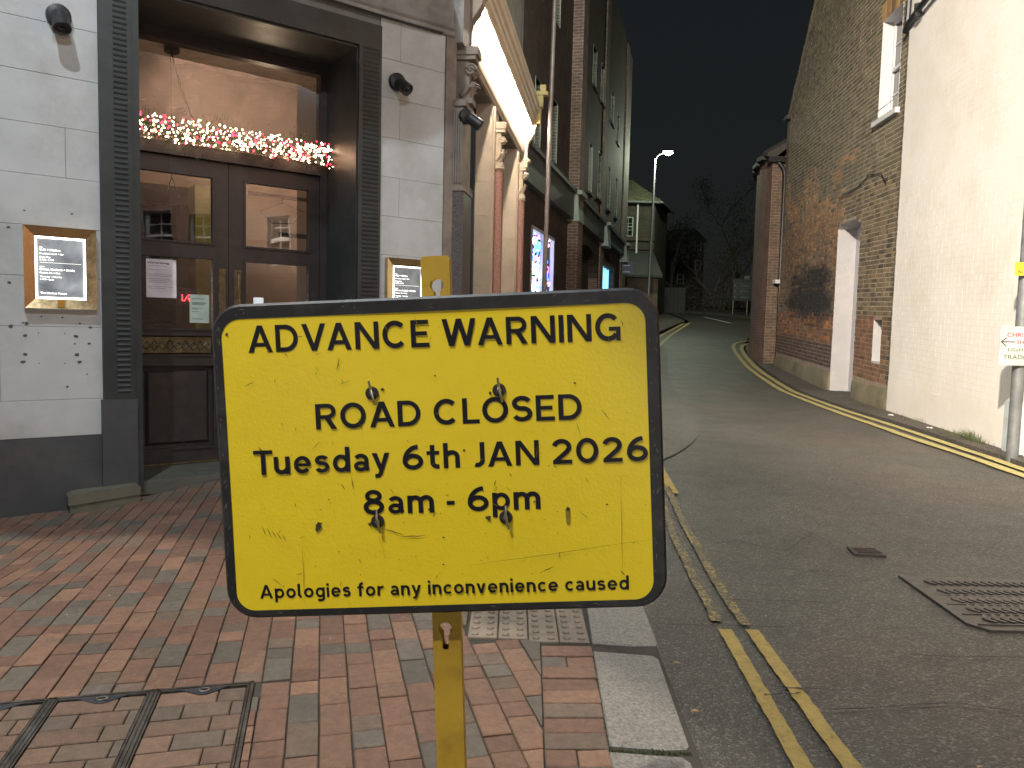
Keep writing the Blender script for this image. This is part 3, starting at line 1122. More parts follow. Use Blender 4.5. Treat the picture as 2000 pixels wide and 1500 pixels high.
# ---- stroke lettering in the manner of British road signs (cap height 1)
TW = 0.178
def _arc(cx, cy, rx, ry, a0, a1):
    n = max(6, int(abs(a1 - a0) / 11))
    return [(cx + rx * cos(radians(a0 + (a1 - a0) * i / n)), cy + ry * sin(radians(a0 + (a1 - a0) * i / n))) for i in range(n + 1)]


def _st(path, w=TW):
    """constant-width stroke along a centre line -> list of quads"""
    L, R = [], []
    n = len(path)
    closed = math.hypot(path[0][0] - path[-1][0], path[0][1] - path[-1][1]) < 1e-6
    for i, p in enumerate(path):
        a = path[i - 1] if i > 0 else (path[-2] if closed else None)
        b = path[i + 1] if i < n - 1 else (path[1] if closed else None)
        def nrm(u, v):
            dx, dy = v[0] - u[0], v[1] - u[1]
            k = math.hypot(dx, dy) or 1
            return (-dy / k, dx / k)
        n1 = nrm(a, p) if a else nrm(p, b)
        n2 = nrm(p, b) if b else n1
        mx, my = n1[0] + n2[0], n1[1] + n2[1]
        k = math.hypot(mx, my) or 1
        mx, my = mx / k, my / k
        c = max(mx * n1[0] + my * n1[1], .35)
        L.append((p[0] + mx * w / 2 / c, p[1] + my * w / 2 / c))
        R.append((p[0] - mx * w / 2 / c, p[1] - my * w / 2 / c))
    return ('strip', L, R)


def _b(x0, y0, x1, y1): return ('poly', [(x0, y0), (x1, y0), (x1, y1), (x0, y1)])
def _p(*pts): return ('poly', list(pts))


T_ = TW
def glyph(ch):
    h = TW / 2
    X = .72
    G = {
        'A': (.92, [_p((0, 0), (.195, 0), (.555, 1), (.365, 1)), _p((.725, 0), (.92, 0), (.555, 1), (.365, 1)), _b(.17, .215, .75, .36)]),
        'V': (.90, [_p((0, 1), (.195, 1), (.545, 0), (.355, 0)), _p((.705, 1), (.90, 1), (.545, 0), (.355, 0))]),
        'N': (.88, [_b(0, 0, T_, 1), _b(.88 - T_, 0, .88, 1), _p((0, 1), (.21, 1), (.88, 0), (.67, 0))]),
        'C': (.92, [_st(_arc(.47, .5, .38, .42, 45, 315))]),
        'E': (.68, [_b(0, 0, T_, 1), _b(0, 0, .68, .16), _b(0, .43, .60, .58), _b(0, .84, .66, 1)]),
        'W': (1.25, [_p((0, 1), (.19, 1), (.435, 0), (.24, 0)), _p((.53, 1), (.72, 1), (.435, 0), (.24, 0)), _p((.53, 1), (.72, 1), (1.01, 0), (.815, 0)), _p((1.06, 1), (1.25, 1), (1.01, 0), (.815, 0))]),
        'D': (.85, [_b(0, 0, T_, 1), _b(0, .835, .38, 1), _b(0, 0, .38, .165), _st(_arc(.37, .5, .39, .4175, -90, 90), .168)]),
        'R': (.78, [_b(0, 0, T_, 1), _b(0, .84, .44, 1), _b(0, .40, .44, .555), _st(_arc(.43, .70, .245, .2215, -90, 90), .16), _p((.33, .42), (.54, .42), (.79, 0), (.575, 0))]),
        'I': (T_, [_b(0, 0, T_, 1)]),
        'G': (.92, [_st(_arc(.47, .5, .38, .42, 42, 322)), _b(.50, .36, .92, .51), _b(.76, 0, .92, .45)]),
        'O': (.95, [_st(_arc(.475, .5, .386, .42, 0, 360))]),
        'L': (.62, [_b(0, 0, T_, 1), _b(0, 0, .62, .16)]),
        'S': (.74, [_st(_arc(.37, .715, .275, .205, 22, 270) + _arc(.37, .305, .285, .215, 84, -158))]),
        'T': (.74, [_b(.37 - h, 0, .37 + h, 1), _b(0, .84, .74, 1)]),
        'J': (.47, [_st([(.38, 1)] + _arc(.19, .27, .19, .185, 0, -118))]),
        'H': (.82, [_b(0, 0, T_, 1), _b(.82 - T_, 0, .82, 1), _b(0, .43, .82, .59)]),
        'M': (1.0, [_b(0, 0, T_, 1), _b(1 - T_, 0, 1, 1), _p((0, 1), (.21, 1), (.59, .2), (.41, .2)), _p((.79, 1), (1, 1), (.59, .2), (.41, .2))]),
        'P': (.74, [_b(0, 0, T_, 1), _b(0, .84, .42, 1), _b(0, .37, .42, .53), _st(_arc(.42, .685, .235, .235, -90, 90), .16)]),
        '2': (.78, [_st(_arc(.38, .68, .28, .235, 168, -22) + [(.56, .48), (.13, .10)]), _b(.04, 0, .76, .16)]),
        '0': (.84, [_st(_arc(.42, .5, .33, .42, 0, 360))]),
        '6': (.80, [_st(_arc(.41, .315, .30, .235, 0, 360)), _st(_arc(.63, .34, .53, .575, 92, 188))]),
        '8': (.80, [_st(_arc(.40, .745, .235, .175, 0, 360), .165), _st(_arc(.40, .30, .30, .22, 0, 360))]),
        'u': (.62, [_st([(h, X)] + _arc(.30, .29, .30 - h, .205, 180, 300)), _b(.62 - T_, 0, .62, X), _st(_arc(.30, .29, .30 - h, .205, 290, 350))]),
        'n': (.62, [_b(0, 0, T_, X), _st(_arc(.32, .43, .62 - .32 - h, .205, 150, 0) + [(.62 - h, 0)])]),
        'm': (1.0, [_b(0, 0, T_, X), _st(_arc(.30, .43, .20, .205, 150, 0) + [(.50, 0)]), _st(_arc(.71, .43, .20, .205, 150, 0) + [(.91, 0)])]),
        'h': (.62, [_b(0, 0, T_, 1.02), _st(_arc(.32, .43, .62 - .32 - h, .205, 150, 0) + [(.62 - h, 0)])]),
        'e': (.68, [_st(_arc(.345, .36, .25, .275, 0, 322), .165), _b(.12, .295, .655, .42)]),
        's': (.56, [_st(_arc(.28, .515, .19, .125, 20, 270) + _arc(.28, .235, .20, .155, 84, -160), .158)]),
        'c': (.60, [_st(_arc(.345, .36, .25, .275, 45, 315), .165)]),
        'o': (.69, [_st(_arc(.345, .36, .25, .275, 0, 360), .168)]),
        'd': (.66, [_b(.66 - T_, 0, .66, 1.02), _st(_arc(.325, .36, .24, .275, 0, 360), .168)]),
        'p': (.66, [_b(0, -.28, T_, X), _st(_arc(.335, .36, .24, .275, 0, 360), .168)]),
        'a': (.60, [_st(_arc(.285, .45, .21, .19, 150, 0) + [(.495, .12), (.56, .05)], .165), _st(_arc(.28, .215, .195, .135, 0, 360), .15)]),
        'g': (.64, [_st(_arc(.325, .36, .24, .275, 0, 360), .165), _st([(.56, .72), (.56, -.04)] + _arc(.33, -.06, .23, .145, 0, -140), .165)]),
        'y': (.68, [_p((0, X), (.195, X), (.43, .02), (.27, -.02)), _p((.49, X), (.68, X), (.37, -.17), (.20, -.17)), _st([(.33, -.10), (.24, -.20), (.10, -.20)], .155)]),
        'v': (.64, [_p((0, X), (.19, X), (.41, 0), (.23, 0)), _p((.45, X), (.64, X), (.41, 0), (.23, 0))]),
        't': (.50, [_st([(.22, .96)] + _arc(.42, .25, .20, .165, 180, 285)), _b(0, .57, .48, .715)]),
        'i': (T_, [_b(0, 0, T_, X), _b(0, .84, T_, 1.01)]),
        'l': (.30, [_st([(h, 1.02)] + _arc(.28, .25, .19, .16, 180, 262))]),
        'f': (.44, [_st([(.20, 0)] + _arc(.41, .76, .21, .18, 180, 90)), _b(0, .57, .44, .715)]),
        'r': (.44, [_b(0, 0, T_, X), _st(_arc(.40, .38, .31, .255, 155, 84))]),
        '-': (.30, [_b(0, .29, .30, .45)]),
        "'": (.14, [_b(0, .75, .14, 1)]),
    }
    return G[ch]


_KERN = {'AD': -.02, 'VA': -.10, 'AV': -.10, 'WA': -.08, 'Tu': -.10, 'LO': -.03, 'JA': -.02, 'ay': -.03, 'ny': -.02}


def road_text(mb, F, s_, x0, x1, base0, base1, cap, d=.0019, track=.135):
    x = 0
    items = []
    for i, ch in enumerate(s_):
        if ch == ' ':
            x += .34
            continue
        w, parts = glyph(ch)
        items.append((x, parts))
        x += w + track + _KERN.get(s_[i:i + 2], 0)
    x -= track
    k = (x1 - x0) / x
    cnt = 0
    for gx, parts in items:
        for pr_ in parts:
            dd = d + (cnt % 7) * .00003
            cnt += 1
            def T(p): 
                X_ = x0 + (gx + p[0]) * k
                return F.P(X_, dd, base0 + (base1 - base0) * (X_ - x0) / (x1 - x0) + p[1] * cap)
            if pr_[0] == 'poly': mb.poly([T(p) for p in pr_[1]])
            else:
                L, R = pr_[1], pr_[2]
                for i in range(len(L) - 1): mb.poly([T(L[i]), T(L[i + 1]), T(R[i + 1]), T(R[i])])


sf = SF()
sign = thing('road_warning_sign', 'large yellow ADVANCE WARNING ROAD CLOSED plate in a black frame on a yellow post', 'road sign', (-0.17, 1.82, 0))


def ring_plate(mb, F, loop_a, da, loop_b, db):
    n = len(mb.v)
    k = len(loop_a)
    mb.v += [F.P(x, da, z) for x, z in loop_a] + [F.P(x, db, z) for x, z in loop_b]
    for i in range(k):
        j = (i + 1) % k
        mb.f.append([n + i, n + j, n + k + j, n + k + i])


b = MB()
o1 = rrect(-.525, .525, -.375, .375, .072, 8)
o2 = rrect(-.519, .519, -.369, .369, .067, 8)
i1 = rrect(-.500, .4925, -.3555, .340, .045, 8)
ring_plate(b, sf, o1, -.022, o1, -.004)
ring_plate(b, sf, o1, -.004, o2, .0022)
ring_plate(b, sf, o2, .0022, i1, .0022)
ring_plate(b, sf, i1, .0022, i1, -.003)
b.v += [sf.P(x, -.022, z) for x, z in o1]
b.f.append(list(range(len(b.v) - len(o1), len(b.v))))
b.build('frame', MT['sign_black'], sign)
b = MB()
pts = rrect(-.501, .4935, -.3565, .341, .045, 8)
# slightly wavy plate face built as a grid trimmed by the frame
nx, nz = 44, 30
n0 = len(b.v)


def wav(x, z): return 0.0006 + .0006 * sin(x * 7 + 1) * cos(z * 9) + .0004 * vn(x * 14 + 50, z * 14 + 50)


inside = lambda x, z: not any((abs(x - cx) > 0 and (x - cx) * sx > 0 and (z - cz) * sz > 0 and math.hypot(x - cx, z - cz) > .047) for cx, cz, sx, sz in ((-.456, .296, -1, 1), (.4485, .296, 1, 1), (-.456, -.3115, -1, -1), (.4485, -.3115, 1, -1)))
for i in range(nx + 1):
    for j in range(nz + 1):
        x, z = -.501 + .9945 * i / nx, -.3565 + .6975 * j / nz
        for cx, cz, sx, sz in ((-.456, .296, -1, 1), (.4485, .296, 1, 1), (-.456, -.3115, -1, -1), (.4485, -.3115, 1, -1)):
            if (x - cx) * sx > 0 and (z - cz) * sz > 0:
                h_ = math.hypot(x - cx, z - cz)
                if h_ > .0455: x, z = cx + (x - cx) * .0455 / h_, cz + (z - cz) * .0455 / h_
        b.v.append(sf.P(x, wav(x, z), z))
for i in range(nx):
    for j in range(nz):
        a = n0 + i * (nz + 1) + j
        b.f.append([a, a + nz + 1, a + nz + 2, a + 1])
b.build('yellow_face', MT['yellow'], sign, smooth=True)
# lettering, one piece per line
for s_, x0, x1, base0, base1, cap in [("ADVANCE WARNING", -.4373, .4345, .2600, .2540, .0635), ("ROAD CLOSED", -.2868, .3390, .0735, .0745, .0600),
                                ("Tuesday 6th JAN 2026", -.4405, .4890, -.0300, -.0280, .0585), ("8am - 6pm", -.1845, .2345, -.1330, -.1330, .0585),
                                ("Apologies for any inconvenience caused", -.4435, .4345, -.3270, -.3310, .0330)]:
    b = MB()
    road_text(b, sf, s_, x0, x1, base0, base1, cap)
    b.build('lettering', MT['letter_black'], sign, normals=False)
# clips holding the plate
for x, z in ((-.1501, .1539), (.1484, .1497), (-.1519, -.1499), (.1517, -.1502)):
    b = MB()
    b.revolve(sf.P(x, .001, z), [(.0158, 0), (.0158, .0022), (.012, .003), (.002, .003)], 18, axis=sf.N)
    w = b.build('washer', MT['black_plastic'], sign)
    b = MB()
    b.revolve(sf.P(x, .003, z), [(.0062, 0), (.0062, .004), (.003, .006)], 12, axis=sf.N)
    lx = random.uniform(-.004, .004)
    b.tube([sf.P(x - .003 + lx, .007, z + .029), sf.P(x, .011, z + .008), sf.P(x + .003, .010, z - .012), sf.P(x + .006, .006, z - .027)], .0031, 6)
    b.build('split_pin', MT['steel'], w)
# scuffs and scratches
b = MB()
c2_ = MB()
c3_ = MB()
rs = random.Random(11)


def blot(mb, x, z, r, asp=1.0, n=9, d=.0026):
    n0 = len(mb.v)
    for k in range(n):
        a = 2 * pi * k / n
        rr = r * rs.uniform(.45, 1.15)
        mb.v.append(sf.P(x + rr * cos(a), d, z + rr * asp * sin(a)))
    mb.f.append(list(range(n0, n0 + n)))


def scratch(mb, x0, z0, x1, z1, w, d=.0027):
    n_ = 6
    P = []
    for i in range(n_ + 1):
        t_ = i / n_
        P.append((x0 + (x1 - x0) * t_ + rs.uniform(-.0008, .0008), z0 + (z1 - z0) * t_ + rs.uniform(-.0008, .0008), w * sin(pi * min(max(t_, .08), .92))))
    L = math.hypot(x1 - x0, z1 - z0)
    nx_, nz_ = -(z1 - z0) / L, (x1 - x0) / L
    for (xa, za, wa), (xb, zb, wb) in zip(P, P[1:]):
        mb.poly([sf.P(xa + nx_ * wa, d, za + nz_ * wa), sf.P(xb + nx_ * wb, d, zb + nz_ * wb), sf.P(xb - nx_ * wb, d, zb - nz_ * wb), sf.P(xa - nx_ * wa, d, za - nz_ * wa)])


blot(b, -.294, -.160, .010, 1.2, 13)
blot(b, -.290, -.151, .006, .8, 9)
blot(b, .298, -.134, .007, 1.0, 9)
c2_.poly([sf.P(.292, .0026, -.136), sf.P(.303, .0026, -.136), sf.P(.301, .0026, -.170), sf.P(.293, .0026, -.168)])
for x, z, r in ((-.4865, .306, .004), (0.0, .190, .003), (.003, -.193, .003), (.0, -.258, .003), (.0, .100, .0035), (.112, -.150, .008), (-.170, -.156, .006), (.325, .160, .004), (.22, -.115, .003), (.39, -.128, .003), (-.125, .162, .005), (.128, .143, .005), (.06, .012, .0045), (-.03, -.125, .003)):
    blot(b, x, z, r)
for i in range(70):
    x, z = rs.uniform(-.47, .46), rs.uniform(-.31, .30)
    a = rs.choice([0.1, .3, 1.3, 1.5, 1.8, 2.2, 2.6]) + rs.gauss(0, .2)
    L = rs.choice([.006, .010, .016, .03])
    scratch(b if rs.random() < .45 else c2_, x, z, x + L * cos(a), z + L * sin(a), rs.uniform(.0005, .0011))
for i in range(110):
    blot(c2_ if rs.random() < .6 else b, rs.gauss(.02, .24), rs.gauss(-.13, .12), rs.uniform(.0006, .0018), d=.00255)
scratch(b, -.147, -.165, -.09, -.185, .0012)
scratch(c2_, -.10, -.187, -.04, -.188, .0016)
scratch(c2_, -.335, -.20, -.337, -.34, .0006)
scratch(c2_, .424, -.06, .42, -.30, .0005)
scratch(c2_, .06, -.262, .49, -.214, .0006)
for k in range(5): scratch(b, -.43 + k * .012, -.15 - k * .006, -.42 + k * .012, -.175 - k * .004, .0008)
for i in range(70):   # pale scratches on the black frame
    side = rs.choice('LLLRRTB')
    if side == 'L': x, z = rs.uniform(-.522, -.503), rs.uniform(-.34, .33)
    elif side == 'R': x, z = rs.uniform(.497, .518), rs.uniform(-.33, .30)
    elif side == 'T': x, z = rs.uniform(-.5, .5), rs.uniform(.345, .365)
    else: x, z = rs.uniform(-.48, .48), rs.uniform(-.366, -.36)
    L = rs.uniform(.004, .018)
    a = (1.5 + rs.gauss(0, .35)) if side in 'LR' else rs.gauss(.2, .5)
    x2, z2 = x + L * cos(a), z + L * sin(a)
    if side == 'L': x2 = min(max(x2, -.523), -.5025)
    if side == 'R': x2 = min(max(x2, .495), .521)
    if side in 'TB': z2 = min(max(z2, z - .004), z + .004)
    scratch(c3_, x, z, x2, z2, rs.uniform(.0003, .0007), .0028)
tag(b.build('black_scuffs', MT['scuff'], sign, normals=False), kind='stuff')
tag(c2_.build('soft_scuffs', MT['scuff_soft'], sign, normals=False), kind='stuff')
tag(c3_.build('frame_scratches', MT['scratch_pale'], sign, normals=False), kind='stuff')

# post: yellow steel channel with keyholes
def keyhole(cx, cz, r=.0165, w=.0075, L=.044):
    pts = []
    a0 = math.asin(w / r)
    for i in range(17):
        a = -pi / 2 + a0 + (2 * pi - 2 * a0) * i / 16
        pts.append((cx + r * cos(a), cz + r * sin(a)))
    for i in range(7):
        a = pi + pi * i / 6
        pts.append((cx + w * cos(a), cz - L + w * sin(a)))
    return pts


post = []
zb, zt_ = -1.125, .470
kh = [keyhole(.002, .402), keyhole(-.004, -.424)] + [keyhole(0, z) for z in (.2, 0, -.2, -.95)]
slot = [(-.009, -.352), (.007, -.352), (.007, -.384), (-.009, -.384)]
out_p = rrect(-.0335, .0335, zb, zt_, .008, 4)
v_, f_ = curve_plate(out_p, kh + [slot], .002)
b = MB()
pc = lambda x: x + 0.0025
lean = lambda z: 0.0135 * z
b.v = [sf.P(pc(x) + lean(y), -.026 + z, y) for x, y, z in v_]
b.f = f_
b.build('post_front', MT['post_yellow'], sign)
b = MB()
for sx in (-1, 1):
    x = sx * .0335
    a = [sf.P(pc(x - .0011) + lean(zb), -.027, zb), sf.P(pc(x + .0011) + lean(zb), -.027, zb), sf.P(pc(x + .0011) + lean(zb), -.062, zb), sf.P(pc(x - .0011) + lean(zb), -.062, zb)]
    c4 = [sf.P(pc(x - .0011) + lean(zt_ - .007), -.027, zt_ - .007), sf.P(pc(x + .0011) + lean(zt_ - .007), -.027, zt_ - .007), sf.P(pc(x + .0011) + lean(zt_ - .007), -.062, zt_ - .007), sf.P(pc(x - .0011) + lean(zt_ - .007), -.062, zt_ - .007)]
    b.hexa(a + c4)
b.build('post_flange', MT['post_yellow'], sign)
b = MB()
v2, f2 = curve_plate(rrect(-.032, .032, zb, zt_, .008, 4), [keyhole(.002, .402), keyhole(-.004, -.424), keyhole(0, 0)], .002)
b.v = [sf.P(pc(x) + lean(y), -.062 + z, y) for x, y, z in v2]
b.f = f2
b.build('post_back', MT['post_yellow'], sign)
b = MB()
b.box(WORLD, -.35, .02, 1.90, 1.94, .02, .06)
b.box(WORLD, -.19, -.14, 1.70, 2.20, .02, .055)
b.build('foot', MT['post_yellow'], sign)

# ================================================================ PUB ON THE CORNER (left)
A = Fr(-3.025, 6.14, 53)
pub = thing('market_house', 'pale stone corner pub with a dark door surround, garlanded double doors and lit cornice', 'building', (-2.0, 8.2, 0))
# ashlar blocks, left of the door and between door and corner
JZ = [0.478, 0.762, 1.317, 1.69, 2.062, 2.432, 2.802, 3.172, 3.543, 3.90, 4.262]
for ci, (z0, z1) in enumerate(zip(JZ, JZ[1:])):
    lefts = [-5.5, -4.3, -3.4 + (ci % 2) * .3, -2.35 + (ci % 2) * .35, -1.35 + (ci % 2) * .45, -0.228]
    if z0 == 2.432: lefts = [-5.5, -4.3, -3.2, -2.2, -1.3, -.456, -.228]
    for s0, s1 in zip(lefts, lefts[1:]):
        b = MB()
        b.bevbox(A, s0 + .001, s1 - .001, -.05, random.uniform(-.0015, .001), z0 + .0011, z1 - .0011, .0022)
        b.build('stone_block', MT['white_stone'], pub)
    cut = [2.148, 2.36 if ci % 2 else 2.862, 2.862] if ci % 2 else [2.148, 2.862]
    for s0, s1 in zip(cut, cut[1:]):
        if s1 - s0 < .05: continue
        b = MB()
        b.bevbox(A, s0 + .001, s1 - .001, -.05, random.uniform(-.0015, .001), z0 + .0011, z1 - .0011, .0022)
        b.build('stone_block', MT['white_stone'], pub)
b = MB()
b.box(A, -6.0, -.02, -.35, -.012, -.3, 7.2)
b.box(A, 1.94, 2.97, -.30, -.012, -.3, 7.2)
b.box(A, -.02, 1.94, -.35, -.012, 4.0, 7.2)
b.build('backing_wall', MT['joint'], pub)
for q in ((-6.0, -.235, .006, -.4, .277), (-6.0, -.235, .003, .2775, .4765), (2.148, 2.97, .006, -.2, .4765)):
    MB().box(A, q[0], q[1], -.012, q[2], q[3], q[4]).build('plinth', MT['plinth'], pub)
b = MB()
for s, z, r in [(-0.728, 2.164, 3), (-0.421, 2.17, 4), (-0.825, 2.033, 5), (-0.83, 1.634, 4), (-0.634, 1.392, 3), (-0.496, 1.389, 3), (-0.829, 1.315, 6), (-0.752, 1.342, 3), (-0.729, 1.338, 5), (-0.381, 1.345, 3), (-0.31, 1.318, 5), (-0.655, 1.268, 2), (-0.483, 1.268, 2), (-0.742, 1.247, 6), (-0.405, 1.246, 6), (-0.416, 1.188, 3), (-0.319, 1.19, 4), (-0.741, 1.108, 5), (-0.404, 1.107, 6), (-0.756, 1.053, 6), (-0.39, 1.05, 6), (-0.654, 1.041, 2), (-0.487, 1.039, 2), (-0.338, 0.955, 2), (-0.473, 0.86, 4)]:
    c = A.P(s, .0022, z)
    pts = []
    for k in range(8):
        a = 2 * pi * k / 8
        q = r * .0023 * random.uniform(.6, 1.2)
        pts.append(c + A.D * q * cos(a) * 1.3 + Vector((0, 0, q * sin(a))))
    b.poly(pts)
tag(b.build('screw_holes_and_chips', pm('old_fixing_mark', (.11, .11, .11), (.05, .05, .05), .8, 60), pub, normals=False), kind='stuff')
# door surround: flat pilasters with rippled strip and lintel
b = MB()
b.box(A, -.228, .0, -.05, .030, .752, 4.17)
b.box(A, 1.918, 2.147, -.05, .030, .752, 4.17)
b.box(A, -.228, 2.147, -.05, .0305, 3.955, 4.172)
b.box(A, -.0005, .055, -.70, .012, .02, 3.955)      # left reveal lining
b.box(A, 1.905, 1.935, -.72, .0, .02, 3.955)      # right reveal lining
b.box(A, .04, 1.92, -.72, .0, 3.935, 3.97)        # soffit
b.build('door_surround', MT['surround'], pub)
b = MB()
b.box(A, -.245, .010, -.05, .045, -.25, .752)
b.box(A, -.245, .012, -.60, -.05, -.1, .60)
b.build('pilaster_base', MT['plinth'], pub)
MB().box(A, 1.908, 2.16, -.05, .045, -.1, .752).build('pilaster_base', MT['plinth'], pub)
b = MB()
z = .80
while z < 3.93:
    for s0, s1 in ((-.130, -.034), (1.958, 2.118)):
        b.extr(type('Q', (), {'P': lambda self, s, d, z_: A.P(s, d, z_)})(), [(.029, z), (.033, z + .006), (.037, z + .017), (.033, z + .026), (.029, z + .031)], s0, s1)
    z += .0405
tag(b.build('ripple_moulding', MT['surround'], pub), kind='stuff')
# mossy block at the foot of the jamb
b = MB()
b.prism(A, [(-.49, -.30), (-.02, -.30), (.0, -.20), (.0, .0), (-.49, -.035)], .02, .158)
b.prism(A, [(-.50, -.032), (.0, .004), (.002, .060), (-.02, .078), (-.47, .060), (-.50, .035)], .02, .170)
b.prism(A, [(-.52, -.30), (.06, -.30), (.06, -.075), (-.52, -.13)], .0, .22)
b.build('guard_stone', MT['block_stone'], pub, smooth=False)
# doorway floor, cut stone
b = MB()
b.box(A, .0, 1.93, -.95, -.05, -.05, .058)
b.build('threshold', pm('worn_step', (0.10, 0.10, 0.085), (0.07, 0.07, 0.06), .7, 6, .3), pub)
for k, (sa, sb) in enumerate(((.06, .50), (.505, 1.0), (1.005, 1.45), (1.455, 1.90))):
    for da, db in ((-.68, -.38), (-.375, -.06)):
        b = MB()
        b.bevbox(type('Q', (), {'P': lambda self, s, d, z: A.P(s, z, d)})(), sa, sb, 0.0, .063, da, db, .003)
        b.build('stone_block', pm('slate_step', (0.085, 0.09, 0.075), (0.06, 0.06, 0.05), .65, 7, .4) if k == 0 and da == -.68 else bpy.data.materials['slate_step'], pub)

dd = -.70
def leaf_frame(mb, s0, s1, holes, z0, z1, d0=dd - .05, d1=dd):
    """door leaf built from rails and stiles round rectangular openings sharing one column"""
    hs0, hs1 = holes[0][0], holes[0][1]
    mb.box(A, s0, hs0, d0, d1, z0, z1)
    mb.box(A, hs1, s1, d0, d1, z0, z1)
    zz = z0
    for (a, b_, za, zb_) in sorted(holes, key=lambda q: q[2]):
        mb.box(A, hs0, hs1, d0, d1, zz, za)
        zz = zb_
    mb.box(A, hs0, hs1, d0, d1, zz, z1)


for nm, s0, s1, h0, h1 in (('left', .100, .948, .185, .805), ('right', .953, 1.84, 1.110, 1.730)):
    lf = MB()
    holes = [(h0, h1, .215, .971), (h0, h1, 1.075, 1.245), (h0, h1, 1.313, 1.953), (h0, h1, 2.103, 2.697)]
    leaf_frame(lf, s0, s1, holes, .085, 2.845)
    for (a, b_, za, zb_) in holes:      # bolection beads
        e = .018
        for q in ((a - e, b_ + e, zb_, zb_ + e), (a - e, b_ + e, za - e, za), (a - e, a, za, zb_), (b_, b_ + e, za, zb_)):
            lf.box(A, q[0], q[1], dd, dd + .012, q[2], q[3])
    door = lf.build('door', MT['wood'], pub)
    door['label'] = 'half glazed dark wood door leaf' if nm == 'left' else 'half glazed dark wood door leaf nearer the street corner'
    b = MB()
    b.bevbox(A, h0 + .03, h1 - .03, dd - .05, dd - .008, .245, .94, .03)
    b.box(A, h0, h1, dd - .05, dd - .035, .2, .98)
    b.build('raised_panel', MT['wood'], door)
    b = MB()
    b.bevbox(A, h0, h1, dd - .05, dd - .012, 1.075, 1.245, .012)
    m_ = (h0 + h1) / 2
    for k in range(9):
        x = m_ - .26 + k * .065
        b.tube([A.P(x - .028, dd - .010, 1.16), A.P(x, dd - .010, 1.19 + .02 * (k % 2)), A.P(x + .028, dd - .010, 1.16)], .005, 5)
        b.tube([A.P(x - .028, dd - .010, 1.15), A.P(x, dd - .010, 1.12 - .01 * (k % 2)), A.P(x + .028, dd - .010, 1.15)], .005, 5)
    b.box(A, h0 + .05, h1 - .05, dd - .011, dd - .006, 1.222, 1.228)
    b.box(A, h0 + .05, h1 - .05, dd - .011, dd - .006, 1.092, 1.098)
    b.build('brass_panel', MT['brass_dull'], door)
    for za, zb_ in ((1.313, 1.953), (2.103, 2.697)):
        b = MB()
        b.box(A, h0, h1, dd - .030, dd - .026, za, zb_)
        b.build('pane', MT['glass'], door)
    b = MB()
    if nm == 'left': b.bevbox(A, .852, .925, dd, dd + .008, 1.42, 1.875, .004)
    else: b.bevbox(A, .995, 1.068, dd, dd + .008, 1.42, 1.872, .004)
    b.build('push_plate', MT['brass_dull'], door)
    if nm == 'right':
        b = MB()
        b.tube([A.P(1.03, dd + .01, 1.45), A.P(1.03, dd + .05, 1.47), A.P(1.03, dd + .05, 1.83), A.P(1.03, dd + .01, 1.85)], .009, 8)
        b.build('handle', MT['brass'], door)
b = MB()
b.box(A, .055, .100, dd - .08, dd + .03, .06, 3.935)
b.box(A, 1.84, 1.908, dd - .08, dd + .03, .06, 3.935)
b.box(A, .1, 1.84, dd - .08, dd + .05, 2.85, 2.935)
b.box(A, .1, 1.84, dd - .08, dd + .02, 2.935, 2.965)
b.box(A, .1, 1.84, dd - .08, dd + .03, 3.825, 3.935)
b.box(A, .1, 1.84, dd + .03, dd + .045, 3.845, 3.865)
b.build('door_frame', MT['wood'], pub)
b = MB()
b.box(A, .1, 1.84, dd - .030, dd - .025, 2.965, 3.825)
b.build('transom_pane', MT['glass'], pub)
b = MB()
b.box(A, .1, 1.84, dd - .02, dd + .012, .066, .083)
b.build('door_sill', MT['brass_dull'], pub)

# garland: needles, warm white and red bulbs
gar = thing('christmas_garland', 'Christmas garland of pine sprigs and warm white and red fairy lights over the pub doors', 'garland', A.P(.95, -.62, 2.95))
b = MB()
rg = random.Random(3)
for k in range(5200):
    s = rg.uniform(.075, 1.93)
    r = abs(rg.gauss(0, .055))
    a = rg.uniform(0, 2 * pi)
    c0 = A.P(s, -.60 + .05 * cos(a) * min(1, r / .05), 3.055 - .018 * s + r * 1.5 * sin(a) + .03 * sin(s * 9))
    dirv = Vector((rg.gauss(0, 1), rg.gauss(0, 1), rg.gauss(0, 1))).normalized()
    w = dirv.cross(Vector((0, 0, 1))).normalized() * .0028
    e = c0 + dirv * rg.uniform(.03, .06)
    b.poly([c0 - w, c0 + w, e])
tag(b.build('pine_needles', MT['leaf_green'], gar, normals=False), kind='stuff')
for nm, m, cnt in (('warm_bulbs', emi('warm_fairy_light', (1.0, 0.74, 0.45), 15), 430), ('red_bulbs', emi('red_fairy_light', (1.0, 0.03, 0.08), 6), 170)):
    b = MB()
    for k in range(cnt):
        s = 1.93 - 1.85 * rg.random() ** 1.15
        a = rg.uniform(0, 2 * pi)
        r = .035 + .085 * rg.random()
        b.ball(A.P(s, -.54 + .035 * rg.random(), 3.05 - .012 * s + r * sin(a)), rg.uniform(.0045, .0095), 6)
    tag(b.build(nm, m, gar), kind='stuff')

